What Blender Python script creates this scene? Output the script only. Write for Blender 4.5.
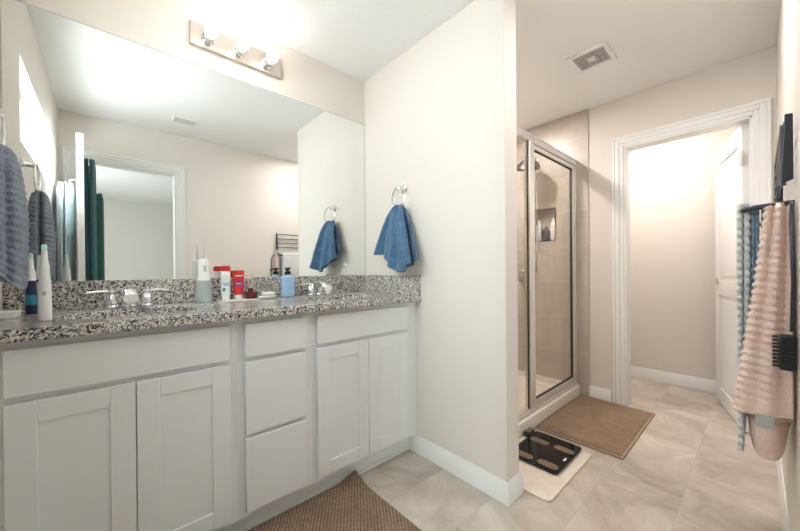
import bpy, bmesh, math, random
from math import pi, sin, cos, radians
from mathutils import Vector, Matrix, noise as mnoise

for o in list(bpy.data.objects):
    bpy.data.objects.remove(o)
SC = bpy.context.scene
COL = SC.collection
random.seed(4)

# ---------------------------------------------------------------- camera
FPX, CXP, CYP = 324.10, 398.06, 270.71
YAW, ROLL, PITCH, CAMH = radians(48.1142), -0.0083, -0.0037, 1.0952
F0 = Vector((cos(YAW), sin(YAW), 0)); R0 = Vector((sin(YAW), -cos(YAW), 0)); Z0 = Vector((0, 0, 1))
FW = F0 * cos(PITCH) + Z0 * sin(PITCH)
UP = Z0 * cos(PITCH) - F0 * sin(PITCH)
RT = R0 * cos(ROLL) + UP * sin(ROLL)
UP = UP * cos(ROLL) - R0 * sin(ROLL)
cam = bpy.data.cameras.new('camera')
cam.sensor_width = 36.0
cam.lens = 36.0 * FPX / 800.0
cam.shift_x = (400 - CXP) / 800.0
cam.shift_y = (CYP - 265.5) / 800.0
cam.clip_start = 0.02
camo = bpy.data.objects.new('camera', cam)
COL.objects.link(camo)
camo.matrix_world = Matrix(((RT.x, UP.x, -FW.x, 0), (RT.y, UP.y, -FW.y, 0), (RT.z, UP.z, -FW.z, CAMH), (0, 0, 0, 1)))
SC.camera = camo

# ---------------------------------------------------------------- world, exposure, daylight
W = bpy.data.worlds.new('sky'); SC.world = W; W.use_nodes = True
bg = W.node_tree.nodes['Background']
bg.inputs['Color'].default_value = (1.0, 0.98, 0.975, 1)
bg.inputs['Strength'].default_value = 10.5
SC.view_settings.view_transform = 'Standard'
SC.view_settings.look = 'None'
SC.view_settings.gamma = 1.0
SC.view_settings.use_curve_mapping = False
SC.view_settings.exposure = 1.38
SC.cycles.max_bounces = 12
SC.cycles.diffuse_bounces = 7
SC.cycles.glossy_bounces = 6
SC.cycles.transparent_max_bounces = 12
SC.cycles.use_denoising = True
SC.cycles.sample_clamp_indirect = 6.0

def area(name, loc, rot, sx, sy, power, col, portal=False, spread=None):
    l = bpy.data.lights.new(name, 'AREA'); l.shape = 'RECTANGLE'; l.size = sx; l.size_y = sy
    l.energy = power; l.color = col
    if portal: l.cycles.is_portal = True
    if spread: l.spread = spread
    o = bpy.data.objects.new(name, l); COL.objects.link(o); o.location = loc; o.rotation_euler = rot
    return o
area('window_portal', (-0.43, 0.94, 1.89), (0, -pi/2, 0), 0.36, 1.14, 1, (1, 1, 1), portal=True)
area('bedroom_window_portal', (-1.62, -1.9, 1.45), (0, -pi/2, 0), 1.0, 1.3, 1, (1, 1, 1), portal=True)

# ---------------------------------------------------------------- key sizes
D = 1.8884; XE = 1.3775; TP = 0.113; YP = 0.787; XD = 3.04; YR = -0.0733; XL = -0.29
XW = 3.95; H = 2.44; ZC = 0.943; YC = 1.331; YCF = 1.361; YT = 0.962; WT = 0.11; WCY = 1.0; BY = -4.3

# ---------------------------------------------------------------- materials
MATS = {}
def nmat(name):
    m = bpy.data.materials.new(name); m.use_nodes = True
    nt = m.node_tree; b = nt.nodes['Principled BSDF']
    MATS[name] = m
    return m, nt, b
def N(nt, t, **kw):
    n = nt.nodes.new(t)
    for k, v in kw.items():
        if k in n.inputs: n.inputs[k].default_value = v
        else: setattr(n, k, v)
    return n
def simple(name, col, rough=0.5, metal=0.0, bump=None, var=None, sheen=0.0, spec=None, coat=0.0):
    m, nt, b = nmat(name)
    b.inputs['Base Color'].default_value = (*col, 1); b.inputs['Roughness'].default_value = rough
    b.inputs['Metallic'].default_value = metal
    if sheen: b.inputs['Sheen Weight'].default_value = sheen
    if spec is not None: b.inputs['Specular IOR Level'].default_value = spec
    if coat: b.inputs['Coat Weight'].default_value = coat; b.inputs['Coat Roughness'].default_value = 0.08
    tc = N(nt, 'ShaderNodeTexCoord')
    if bump:
        sc, st = bump[0], bump[1]
        n = N(nt, 'ShaderNodeTexNoise'); n.inputs['Scale'].default_value = sc; n.inputs['Detail'].default_value = 3
        nt.links.new(tc.outputs['Object'], n.inputs['Vector'])
        bp = N(nt, 'ShaderNodeBump'); bp.inputs['Strength'].default_value = st; bp.inputs['Distance'].default_value = bump[2] if len(bump) > 2 else 0.002
        nt.links.new(n.outputs['Fac'], bp.inputs['Height']); nt.links.new(bp.outputs['Normal'], b.inputs['Normal'])
    if var:
        sc, col2 = var[0], var[1]
        n = N(nt, 'ShaderNodeTexNoise'); n.inputs['Scale'].default_value = sc; n.inputs['Detail'].default_value = 5; n.inputs['Roughness'].default_value = 0.65
        nt.links.new(tc.outputs['Object'], n.inputs['Vector'])
        r = N(nt, 'ShaderNodeValToRGB')
        r.color_ramp.elements[0].position = 0.35; r.color_ramp.elements[1].position = 0.65
        r.color_ramp.elements[0].color = (*col, 1); r.color_ramp.elements[1].color = (*col2, 1)
        nt.links.new(n.outputs['Fac'], r.inputs['Fac']); nt.links.new(r.outputs['Color'], b.inputs['Base Color'])
    return m

M_WALL = simple('wall_paint', (0.705, 0.655, 0.605), 0.75, bump=(90, 0.18))
M_WALLGREY = simple('bedroom_wall_paint', (0.60, 0.58, 0.545), 0.8, bump=(90, 0.15))
M_CEIL = simple('ceiling_paint', (0.83, 0.83, 0.83), 0.85, bump=(60, 0.35, 0.003))
M_TRIM = simple('white_trim_paint', (0.80, 0.80, 0.785), 0.38)
M_CAB = simple('white_cabinet_paint', (0.765, 0.775, 0.785), 0.36)
M_CABIN = simple('cabinet_shadow_gap', (0.70, 0.70, 0.685), 0.5)
M_DOOR = simple('white_door_paint', (0.80, 0.795, 0.78), 0.4)
M_CHROME = simple('chrome', (0.82, 0.82, 0.83), 0.10, 1.0)
M_NICKEL = simple('brushed_nickel', (0.60, 0.545, 0.505), 0.36, 1.0)
M_ALU = simple('satin_aluminium', (0.80, 0.775, 0.745), 0.38, 0.7)
M_SEAL = simple('dark_rubber_seal', (0.05, 0.045, 0.04), 0.6)
M_PORC = simple('white_porcelain', (0.83, 0.82, 0.80), 0.12)
M_PAN = simple('cream_acrylic', (0.80, 0.76, 0.68), 0.3)
M_BLACK = simple('black_plastic', (0.016, 0.016, 0.018), 0.4)
M_BLACKGLOSS = simple('black_glass', (0.006, 0.006, 0.007), 0.08, spec=0.35)
M_RACK = simple('black_powder_coated_steel', (0.022, 0.028, 0.042), 0.35)
M_PADS = simple('bronze_foil', (0.20, 0.15, 0.10), 0.45, 0.4)
M_WHITEPL = simple('white_plastic', (0.82, 0.82, 0.81), 0.3)
M_REDPL = simple('red_plastic', (0.60, 0.03, 0.025), 0.3)
M_DKRED = simple('dark_red_glass', (0.10, 0.006, 0.008), 0.08, coat=0.6)
M_NAVYPL = simple('navy_plastic', (0.010, 0.022, 0.07), 0.3)
M_TEALPL = simple('teal_plastic', (0.02, 0.22, 0.32), 0.35)
M_MINT = simple('mint_bristles', (0.45, 0.78, 0.66), 0.7)
M_SOAPBLUE = simple('blue_soap_bottle', (0.36, 0.54, 0.76), 0.2, coat=0.4)
M_TEALLIQ = simple('teal_rinse', (0.50, 0.76, 0.74), 0.15)
M_PAPERBLUE = simple('blue_print', (0.10, 0.30, 0.62), 0.5)
M_GREENPRINT = simple('green_print', (0.05, 0.32, 0.28), 0.5)
M_GREYPRINT = simple('grey_print', (0.45, 0.45, 0.44), 0.5)
M_PURPLEPRINT = simple('purple_print', (0.20, 0.03, 0.22), 0.5)
M_REED = simple('pale_reed', (0.66, 0.52, 0.42), 0.7)
M_STONE = simple('cream_diatomite', (0.74, 0.66, 0.575), 0.8, var=(9, (0.66, 0.565, 0.475)))
M_SOAP = simple('cream_soap', (0.84, 0.77, 0.70), 0.45)
M_TAG = simple('grey_label', (0.46, 0.46, 0.45), 0.7)
M_CARPET = simple('bedroom_carpet', (0.52, 0.47, 0.41), 0.95, bump=(220, 0.6))
M_VENTDK = simple('vent_shadow_box', (0.50, 0.49, 0.485), 0.8)
M_VENT = simple('vent_white', (0.80, 0.80, 0.79), 0.45)
M_VENTGR = simple('vent_louvre_grey', (0.55, 0.545, 0.54), 0.5)

def terry(name, c1, c2, scale=260, str_=0.9, big=9):
    m, nt, b = nmat(name)
    tc = N(nt, 'ShaderNodeTexCoord')
    n = N(nt, 'ShaderNodeTexNoise'); n.inputs['Scale'].default_value = scale; n.inputs['Detail'].default_value = 2
    n2 = N(nt, 'ShaderNodeTexNoise'); n2.inputs['Scale'].default_value = big; n2.inputs['Detail'].default_value = 5; n2.inputs['Roughness'].default_value = 0.7
    nt.links.new(tc.outputs['Object'], n.inputs['Vector']); nt.links.new(tc.outputs['Object'], n2.inputs['Vector'])
    ad = N(nt, 'ShaderNodeMath', operation='ADD'); mu = N(nt, 'ShaderNodeMath', operation='MULTIPLY'); mu.inputs[1].default_value = 0.6
    nt.links.new(n.outputs['Fac'], mu.inputs[0]); nt.links.new(mu.outputs[0], ad.inputs[0])
    mu2 = N(nt, 'ShaderNodeMath', operation='MULTIPLY'); mu2.inputs[1].default_value = 0.5
    nt.links.new(n2.outputs['Fac'], mu2.inputs[0]); nt.links.new(mu2.outputs[0], ad.inputs[1])
    r = N(nt, 'ShaderNodeValToRGB')
    r.color_ramp.elements[0].position = 0.38; r.color_ramp.elements[1].position = 0.72
    r.color_ramp.elements[0].color = (*c1, 1); r.color_ramp.elements[1].color = (*c2, 1)
    nt.links.new(ad.outputs[0], r.inputs['Fac']); nt.links.new(r.outputs['Color'], b.inputs['Base Color'])
    b.inputs['Roughness'].default_value = 0.95; b.inputs['Specular IOR Level'].default_value = 0.1
    b.inputs['Sheen Weight'].default_value = 0.25; b.inputs['Sheen Roughness'].default_value = 0.6
    bp = N(nt, 'ShaderNodeBump'); bp.inputs['Strength'].default_value = str_; bp.inputs['Distance'].default_value = 0.004
    nt.links.new(n.outputs['Fac'], bp.inputs['Height']); nt.links.new(bp.outputs['Normal'], b.inputs['Normal'])
    return m
T_BLUE = terry('denim_blue_terry', (0.020, 0.065, 0.145), (0.115, 0.235, 0.385), big=16)
T_SLATE = terry('slate_blue_terry', (0.075, 0.095, 0.14), (0.29, 0.335, 0.42), big=22)
T_PINK = terry('blush_pink_terry', (0.82, 0.56, 0.48), (0.95, 0.79, 0.715))
T_PALE = terry('pale_blue_grey_terry', (0.56, 0.60, 0.62), (0.80, 0.82, 0.82))
T_DUSK = terry('dusty_blue_terry', (0.15, 0.26, 0.37), (0.36, 0.48, 0.60))
T_GREY = terry('grey_terry', (0.20, 0.20, 0.22), (0.46, 0.46, 0.47))
T_TEAL = terry('deep_teal_terry', (0.004, 0.050, 0.062), (0.012, 0.115, 0.125))
T_TEAL2 = terry('bottle_green_terry', (0.004, 0.045, 0.040), (0.010, 0.10, 0.085))
T_ROBE = terry('pale_blue_robe_cloth', (0.42, 0.56, 0.64), (0.62, 0.74, 0.80), str_=0.3)

def rugmat(name, c1, c2, ang, sc):
    m, nt, b = nmat(name)
    tc = N(nt, 'ShaderNodeTexCoord'); mp = N(nt, 'ShaderNodeMapping'); mp.inputs['Rotation'].default_value = (0, 0, ang)
    nt.links.new(tc.outputs['Object'], mp.inputs['Vector'])
    w = N(nt, 'ShaderNodeTexWave'); w.inputs['Scale'].default_value = sc; w.inputs['Distortion'].default_value = 3.5; w.inputs['Detail'].default_value = 2; w.inputs['Detail Scale'].default_value = 6
    nt.links.new(mp.outputs['Vector'], w.inputs['Vector'])
    n = N(nt, 'ShaderNodeTexNoise'); n.inputs['Scale'].default_value = 7; n.inputs['Detail'].default_value = 6; n.inputs['Roughness'].default_value = 0.7
    nt.links.new(tc.outputs['Object'], n.inputs['Vector'])
    mx = N(nt, 'ShaderNodeMath', operation='ADD'); m1 = N(nt, 'ShaderNodeMath', operation='MULTIPLY'); m1.inputs[1].default_value = 0.45
    nt.links.new(w.outputs['Fac'], m1.inputs[0]); nt.links.new(m1.outputs[0], mx.inputs[0])
    m2 = N(nt, 'ShaderNodeMath', operation='MULTIPLY'); m2.inputs[1].default_value = 0.65
    nt.links.new(n.outputs['Fac'], m2.inputs[0]); nt.links.new(m2.outputs[0], mx.inputs[1])
    r = N(nt, 'ShaderNodeValToRGB'); r.color_ramp.elements[0].position = 0.2; r.color_ramp.elements[1].position = 0.85
    r.color_ramp.elements[0].color = (*c1, 1); r.color_ramp.elements[1].color = (*c2, 1)
    nt.links.new(mx.outputs[0], r.inputs['Fac']); nt.links.new(r.outputs['Color'], b.inputs['Base Color'])
    b.inputs['Roughness'].default_value = 0.95; b.inputs['Specular IOR Level'].default_value = 0.1
    bp = N(nt, 'ShaderNodeBump'); bp.inputs['Strength'].default_value = 0.9; bp.inputs['Distance'].default_value = 0.006
    nt.links.new(mx.outputs[0], bp.inputs['Height']); nt.links.new(bp.outputs['Normal'], b.inputs['Normal'])
    return m
M_RUG = rugmat('brown_chenille', (0.135, 0.088, 0.062), (0.37, 0.265, 0.195), radians(35), 22)
M_MAT = rugmat('tan_plush', (0.17, 0.110, 0.074), (0.38, 0.27, 0.19), radians(10), 30)
M_RUGEDGE = simple('rug_binding', (0.30, 0.225, 0.165), 0.9, bump=(300, 0.6))

def granite():
    m, nt, b = nmat('speckled_granite')
    tc = N(nt, 'ShaderNodeTexCoord')
    v1 = N(nt, 'ShaderNodeTexVoronoi'); v1.inputs['Scale'].default_value = 200
    n0 = N(nt, 'ShaderNodeTexNoise'); n0.inputs['Scale'].default_value = 60; n0.inputs['Detail'].default_value = 3
    vm = N(nt, 'ShaderNodeVectorMath', operation='SCALE'); vm.inputs['Scale'].default_value = 0.018
    va = N(nt, 'ShaderNodeVectorMath', operation='ADD')
    nt.links.new(tc.outputs['Object'], n0.inputs['Vector']); nt.links.new(n0.outputs['Color'], vm.inputs[0])
    nt.links.new(tc.outputs['Object'], va.inputs[0]); nt.links.new(vm.outputs[0], va.inputs[1])
    nt.links.new(va.outputs[0], v1.inputs['Vector'])
    sp = N(nt, 'ShaderNodeSeparateColor'); nt.links.new(v1.outputs['Color'], sp.inputs[0])
    n2 = N(nt, 'ShaderNodeTexNoise'); n2.inputs['Scale'].default_value = 14; n2.inputs['Detail'].default_value = 3
    nt.links.new(tc.outputs['Object'], n2.inputs['Vector'])
    mm = N(nt, 'ShaderNodeMath', operation='MULTIPLY_ADD'); mm.inputs[1].default_value = 0.5; mm.inputs[2].default_value = -0.25
    nt.links.new(n2.outputs['Fac'], mm.inputs[0])
    ad = N(nt, 'ShaderNodeMath', operation='ADD'); nt.links.new(sp.outputs[0], ad.inputs[0]); nt.links.new(mm.outputs[0], ad.inputs[1])
    r = N(nt, 'ShaderNodeValToRGB'); r.color_ramp.interpolation = 'CONSTANT'
    e = r.color_ramp.elements
    e[0].position = 0.0; e[0].color = (0.030, 0.030, 0.032, 1)
    e[1].position = 0.17; e[1].color = (0.155, 0.15, 0.15, 1)
    for p, c in ((0.30, (0.33, 0.32, 0.31)), (0.47, (0.54, 0.50, 0.465)), (0.66, (0.74, 0.71, 0.685)), (0.9, (0.33, 0.25, 0.20))):
        x = e.new(p); x.color = (*c, 1)
    nt.links.new(ad.outputs[0], r.inputs['Fac']); nt.links.new(r.outputs['Color'], b.inputs['Base Color'])
    b.inputs['Roughness'].default_value = 0.16
    return m
M_GRAN = granite()

def tiles(name, w, h, off, ca, cb, mortar, rot=(0, 0, 0), rough=0.4, var=0.35, msize=0.002, shift=(0, 0, 0), freq=2, cloud=3.0):
    m, nt, b = nmat(name)
    tc = N(nt, 'ShaderNodeTexCoord'); mp = N(nt, 'ShaderNodeMapping')
    mp.inputs['Rotation'].default_value = rot; mp.inputs['Location'].default_value = shift
    nt.links.new(tc.outputs['Object'], mp.inputs['Vector'])
    br = N(nt, 'ShaderNodeTexBrick'); br.offset = off; br.offset_frequency = freq; br.squash = 1.0
    br.inputs['Scale'].default_value = 1.0; br.inputs['Brick Width'].default_value = w; br.inputs['Row Height'].default_value = h
    br.inputs['Mortar Size'].default_value = msize; br.inputs['Mortar Smooth'].default_value = 0.2; br.inputs['Bias'].default_value = 0.0
    br.inputs['Color1'].default_value = (0, 0, 0, 1); br.inputs['Color2'].default_value = (1, 1, 1, 1); br.inputs['Mortar'].default_value = (0.5, 0.5, 0.5, 1)
    nt.links.new(mp.outputs['Vector'], br.inputs['Vector'])
    n = N(nt, 'ShaderNodeTexNoise'); n.inputs['Scale'].default_value = cloud; n.inputs['Detail'].default_value = 8; n.inputs['Roughness'].default_value = 0.65; n.inputs['Distortion'].default_value = 0.6
    # offset the cloud pattern per tile
    va = N(nt, 'ShaderNodeVectorMath', operation='ADD'); vs = N(nt, 'ShaderNodeVectorMath', operation='SCALE'); vs.inputs['Scale'].default_value = 5.0
    nt.links.new(br.outputs['Color'], vs.inputs[0]); nt.links.new(mp.outputs['Vector'], va.inputs[0]); nt.links.new(vs.outputs[0], va.inputs[1])
    nt.links.new(va.outputs[0], n.inputs['Vector'])
    sp = N(nt, 'ShaderNodeSeparateColor'); nt.links.new(br.outputs['Color'], sp.inputs[0])
    a1 = N(nt, 'ShaderNodeMath', operation='MULTIPLY'); a1.inputs[1].default_value = var
    nt.links.new(sp.outputs[0], a1.inputs[0])
    a2 = N(nt, 'ShaderNodeMath', operation='MULTIPLY_ADD'); a2.inputs[1].default_value = 2.5; a2.inputs[2].default_value = -0.90
    nt.links.new(n.outputs['Fac'], a2.inputs[0])
    a3 = N(nt, 'ShaderNodeMath', operation='ADD', use_clamp=True); nt.links.new(a1.outputs[0], a3.inputs[0]); nt.links.new(a2.outputs[0], a3.inputs[1])
    mx = N(nt, 'ShaderNodeMix', data_type='RGBA'); mx.inputs[6].default_value = (*ca, 1); mx.inputs[7].default_value = (*cb, 1)
    nt.links.new(a3.outputs[0], mx.inputs[0])
    mx2 = N(nt, 'ShaderNodeMix', data_type='RGBA'); mx2.inputs[7].default_value = (*mortar, 1)
    nt.links.new(mx.outputs[2], mx2.inputs[6]); nt.links.new(br.outputs['Fac'], mx2.inputs[0])
    nt.links.new(mx2.outputs[2], b.inputs['Base Color'])
    b.inputs['Roughness'].default_value = rough
    bp = N(nt, 'ShaderNodeBump'); bp.invert = True; bp.inputs['Strength'].default_value = 0.4; bp.inputs['Distance'].default_value = 0.001
    nt.links.new(br.outputs['Fac'], bp.inputs['Height']); nt.links.new(bp.outputs['Normal'], b.inputs['Normal'])
    return m
M_FLOOR = tiles('stone_look_floor_tile', 0.61, 0.305, 0.5, (0.37, 0.31, 0.258), (0.67, 0.605, 0.53), (0.45, 0.405, 0.36), rough=0.34, var=0.13, shift=(0.12, 0.05, 0), cloud=3.6)
M_TILEX = tiles('shower_tile_end', 0.61, 0.3105, 0.5, (0.43, 0.375, 0.32), (0.58, 0.525, 0.465), (0.58, 0.54, 0.485), rot=(-pi/2, -pi/2, 0), msize=0.003, rough=0.35, var=0.3, shift=(0, 0, 0), cloud=2.5)
M_TILEY = tiles('shower_tile_back', 0.61, 0.3105, 0.5, (0.43, 0.375, 0.32), (0.58, 0.525, 0.465), (0.58, 0.54, 0.485), rot=(pi/2, 0, 0), msize=0.003, rough=0.35, var=0.3, cloud=2.5)

def glassmat(name, tint=(0.93, 0.95, 0.94), refl=0.08):
    m, nt, b = nmat(name)
    nt.nodes.remove(b)
    out = nt.nodes['Material Output']
    t = N(nt, 'ShaderNodeBsdfTransparent'); t.inputs['Color'].default_value = (*tint, 1)
    g = N(nt, 'ShaderNodeBsdfGlossy'); g.inputs['Roughness'].default_value = 0.02
    lw = N(nt, 'ShaderNodeLayerWeight'); lw.inputs['Blend'].default_value = 0.5
    pw = N(nt, 'ShaderNodeMath', operation='POWER'); pw.inputs[1].default_value = 4.5
    fr = N(nt, 'ShaderNodeMath', operation='MULTIPLY_ADD'); fr.inputs[1].default_value = 0.5; fr.inputs[2].default_value = 0.03
    nt.links.new(lw.outputs['Facing'], pw.inputs[0]); nt.links.new(pw.outputs[0], fr.inputs[0])
    mx = N(nt, 'ShaderNodeMixShader')
    nt.links.new(fr.outputs[0], mx.inputs[0]); nt.links.new(t.outputs[0], mx.inputs[1]); nt.links.new(g.outputs[0], mx.inputs[2])
    nt.links.new(mx.outputs[0], out.inputs['Surface'])
    return m
M_GLASS = glassmat('clear_shower_glass', (0.93, 0.91, 0.88))
M_PANE = glassmat('window_glass', (0.90, 0.96, 0.965))
M_CLEARPL = glassmat('clear_plastic', (0.86, 0.90, 0.90))
_nt = M_CLEARPL.node_tree; _o = _nt.nodes['Material Output']; _src = _o.inputs['Surface'].links[0].from_socket
_d = N(_nt, 'ShaderNodeBsdfDiffuse'); _d.inputs['Color'].default_value = (0.86, 0.88, 0.88, 1)
_m = N(_nt, 'ShaderNodeMixShader'); _m.inputs[0].default_value = 0.28
_nt.links.new(_src, _m.inputs[1]); _nt.links.new(_d.outputs[0], _m.inputs[2]); _nt.links.new(_m.outputs[0], _o.inputs['Surface'])

def mirrormat():
    m, nt, b = nmat('silvered_mirror')
    b.inputs['Base Color'].default_value = (0.90, 0.915, 0.905, 1); b.inputs['Metallic'].default_value = 1; b.inputs['Roughness'].default_value = 0.0
    return m
M_MIRROR = mirrormat()
def emit(name, col, s):
    m, nt, b = nmat(name)
    b.inputs['Emission Color'].default_value = (*col, 1); b.inputs['Emission Strength'].default_value = s
    b.inputs['Base Color'].default_value = (0.8, 0.8, 0.8, 1)
    return m
M_BULB = emit('glowing_bulb', (1.0, 0.90, 0.80), 9.0)
M_LENS = emit('recessed_light_lens', (1.0, 0.96, 0.92), 165.0)
M_LENSW = emit('closet_light_lens', (1.0, 0.95, 0.91), 92.0)

# ---------------------------------------------------------------- mesh helpers
class MB:
    def __init__(s): s.v = []; s.f = []; s.sm = []
    def add(s, vs, fs, smooth=False):
        b = len(s.v); s.v += [tuple(v) for v in vs]
        for f in fs: s.f.append(tuple(b + i for i in f)); s.sm.append(smooth)
        return s
    def box(s, x0, x1, y0, y1, z0, z1, M=None):
        if x0 > x1: x0, x1 = x1, x0
        if y0 > y1: y0, y1 = y1, y0
        if z0 > z1: z0, z1 = z1, z0
        vs = [Vector(p) for p in ((x0, y0, z0), (x1, y0, z0), (x1, y1, z0), (x0, y1, z0), (x0, y0, z1), (x1, y0, z1), (x1, y1, z1), (x0, y1, z1))]
        if M is not None: vs = [M @ v for v in vs]
        return s.add(vs, [(0, 3, 2, 1), (4, 5, 6, 7), (0, 1, 5, 4), (1, 2, 6, 5), (2, 3, 7, 6), (3, 0, 4, 7)])
    def tube(s, pts, r, n=10, closed=False, cap=True):
        pts = [Vector(p) for p in pts]; m = len(pts)
        rs = r if isinstance(r, (list, tuple)) else [r] * m
        rings = []; prev = None
        for i, p in enumerate(pts):
            if closed: t = pts[(i + 1) % m] - pts[i - 1]
            else: t = pts[min(i + 1, m - 1)] - pts[max(i - 1, 0)]
            t.normalize()
            if prev is None:
                a = Vector((0, 0, 1)) if abs(t.z) < 0.9 else Vector((1, 0, 0))
                nrm = t.cross(a).normalized()
            else:
                nrm = (prev - t * prev.dot(t)).normalized()
            prev = nrm; bn = t.cross(nrm)
            rings.append([p + (nrm * cos(2 * pi * k / n) + bn * sin(2 * pi * k / n)) * rs[i] for k in range(n)])
        vs = [v for rg in rings for v in rg]; fs = []
        for i in range(m if closed else m - 1):
            j = (i + 1) % m
            for k in range(n):
                fs.append((i * n + k, i * n + (k + 1) % n, j * n + (k + 1) % n, j * n + k))
        if cap and not closed:
            fs.append(tuple(range(n))[::-1]); fs.append(tuple((m - 1) * n + k for k in range(n)))
        return s.add(vs, fs, True)
    def lathe(s, prof, n=24, M=None, sx=1.0, sy=1.0):
        vs = []; fs = []
        for r, z in prof:
            for k in range(n):
                v = Vector((r * cos(2 * pi * k / n) * sx, r * sin(2 * pi * k / n) * sy, z))
                vs.append(M @ v if M is not None else v)
        for i in range(len(prof) - 1):
            for k in range(n):
                fs.append((i * n + k, i * n + (k + 1) % n, (i + 1) * n + (k + 1) % n, (i + 1) * n + k))
        fs.append(tuple(range(n))[::-1]); fs.append(tuple((len(prof) - 1) * n + k for k in range(n)))
        return s.add(vs, fs, True)
    def sphere(s, c, r, n=20, m=12):
        return s.lathe([(max(1e-4, r * sin(pi * i / m)), -r * cos(pi * i / m)) for i in range(m + 1)], n, Matrix.Translation(c))
    def prism(s, poly, z0, z1, M=None, smooth=False):
        n = len(poly)
        vs = [Vector((x, y, z0)) for x, y in poly] + [Vector((x, y, z1)) for x, y in poly]
        if M is not None: vs = [M @ v for v in vs]
        fs = [tuple(range(n))[::-1], tuple(range(n, 2 * n))] + [(i, (i + 1) % n, n + (i + 1) % n, n + i) for i in range(n)]
        return s.add(vs, fs, smooth)
    def grid(s, fn, nu, nv):
        vs = [fn(i / nu, j / nv) for j in range(nv + 1) for i in range(nu + 1)]
        fs = [(j * (nu + 1) + i, j * (nu + 1) + i + 1, (j + 1) * (nu + 1) + i + 1, (j + 1) * (nu + 1) + i) for j in range(nv) for i in range(nu)]
        return s.add(vs, fs, True)

def obj(name, mb, mat, parent=None, bevel=0.0, segs=2, solid=0.0, sub=0, origin=None, autosmooth=True):
    me = bpy.data.meshes.new(name)
    vs = mb.v
    o = bpy.data.objects.new(name, me)
    pl = Vector((0, 0, 0))
    if parent is not None: pl = parent['_w'] if False else world_loc(parent)
    if origin is None and parent is None:
        xs = [v[0] for v in vs]; ys = [v[1] for v in vs]; zs = [v[2] for v in vs]
        origin = Vector(((min(xs) + max(xs)) / 2, (min(ys) + max(ys)) / 2, min(zs)))
    if parent is not None: origin = pl
    origin = Vector(origin)
    me.from_pydata([tuple(Vector(v) - origin) for v in vs], [], mb.f)
    for p, sflag in zip(me.polygons, mb.sm): p.use_smooth = sflag
    me.materials.append(mat); me.validate(); me.update()
    bm = bmesh.new(); bm.from_mesh(me); bmesh.ops.recalc_face_normals(bm, faces=bm.faces); bm.to_mesh(me); bm.free()
    COL.objects.link(o)
    if parent is not None: o.parent = parent
    else: o.location = origin
    if autosmooth:
        try: me.set_sharp_from_angle(angle=radians(40))
        except Exception: pass
    if solid:
        md = o.modifiers.new('thickness', 'SOLIDIFY'); md.thickness = solid; md.offset = 0
    if bevel:
        md = o.modifiers.new('soft_edges', 'BEVEL'); md.width = bevel; md.segments = segs; md.limit_method = 'ANGLE'; md.angle_limit = radians(40)
        md.harden_normals = False
    if sub:
        md = o.modifiers.new('smooth', 'SUBSURF'); md.levels = sub; md.render_levels = sub
    return o
def world_loc(o):
    v = Vector(o.location)
    while o.parent is not None:
        o = o.parent; v += Vector(o.location)
    return v
def tag(o, label=None, cat=None, group=None, kind=None):
    if label: o['label'] = label
    if cat: o['category'] = cat
    if group: o['group'] = group
    if kind: o['kind'] = kind
    return o
def thing(name, loc, label, cat, group=None):
    o = bpy.data.objects.new(name, None); COL.objects.link(o); o.location = loc; o.empty_display_size = 0.05
    return tag(o, label, cat, group)
def struct(name, mb, mat, label, cat, bevel=0.0, parent=None):
    o = obj(name, mb, mat, parent, bevel)
    if parent is None: tag(o, label, cat, None, 'structure')
    return o
def B(*a): return MB().box(*a)
def copy_tree(o, parent=None):
    c = o.copy(); COL.objects.link(c)
    if parent is not None: c.parent = parent
    for ch in list(o.children): copy_tree(ch, c)
    return c
def ell(cx, cy, rx, ry, n=28): return [(cx + rx * cos(2 * pi * k / n), cy + ry * sin(2 * pi * k / n)) for k in range(n)]
def rrect(x0, x1, y0, y1, r, n=5):
    p = []
    for cx, cy, a0 in ((x1 - r, y1 - r, 0), (x0 + r, y1 - r, pi / 2), (x0 + r, y0 + r, pi), (x1 - r, y0 + r, 3 * pi / 2)):
        for k in range(n + 1):
            a = a0 + pi / 2 * k / n; p.append((cx + r * cos(a), cy + r * sin(a)))
    return p

# ================================================================ SETTING
yb0, yb1 = YR - WT, YR       # wall with the entry doorway
struct('floor', B(XL - WT, XW + WT, yb0, D + WT, -0.1, 0.0), M_FLOOR, 'beige stone-look tiled bathroom floor', 'floor')
struct('floor_bedroom', B(-1.6, 3.1, BY - WT, yb0, -0.1, 0.0), M_CARPET, 'beige carpet of the bedroom seen in the mirror', 'floor')
struct('ceiling', B(XL - WT, XW + WT, yb0, D + WT, H, H + 0.12), M_CEIL, 'white textured bathroom ceiling', 'ceiling')
struct('ceiling_bedroom', B(-1.7, 3.1, BY - WT, yb0, H, H + 0.12), M_CEIL, 'white bedroom ceiling seen through the mirrored doorway', 'ceiling')
struct('wall_front', B(XL - WT, XW + WT, D, D + WT, 0, H), M_WALL, 'beige wall behind the vanity mirror', 'wall')
# left wall with a high window
wy0, wy1, wz0, wz1 = 0.357, 1.517, 1.70, 2.09
mb = MB()
mb.box(XL - WT, XL, YR, D, 0, wz0); mb.box(XL - WT, XL, YR, D, wz1, H)
mb.box(XL - WT, XL, YR, wy0, wz0, wz1); mb.box(XL - WT, XL, wy1, D, wz0, wz1)
struct('wall_left', mb, M_WALL, 'beige left wall with a high window', 'wall')
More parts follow.
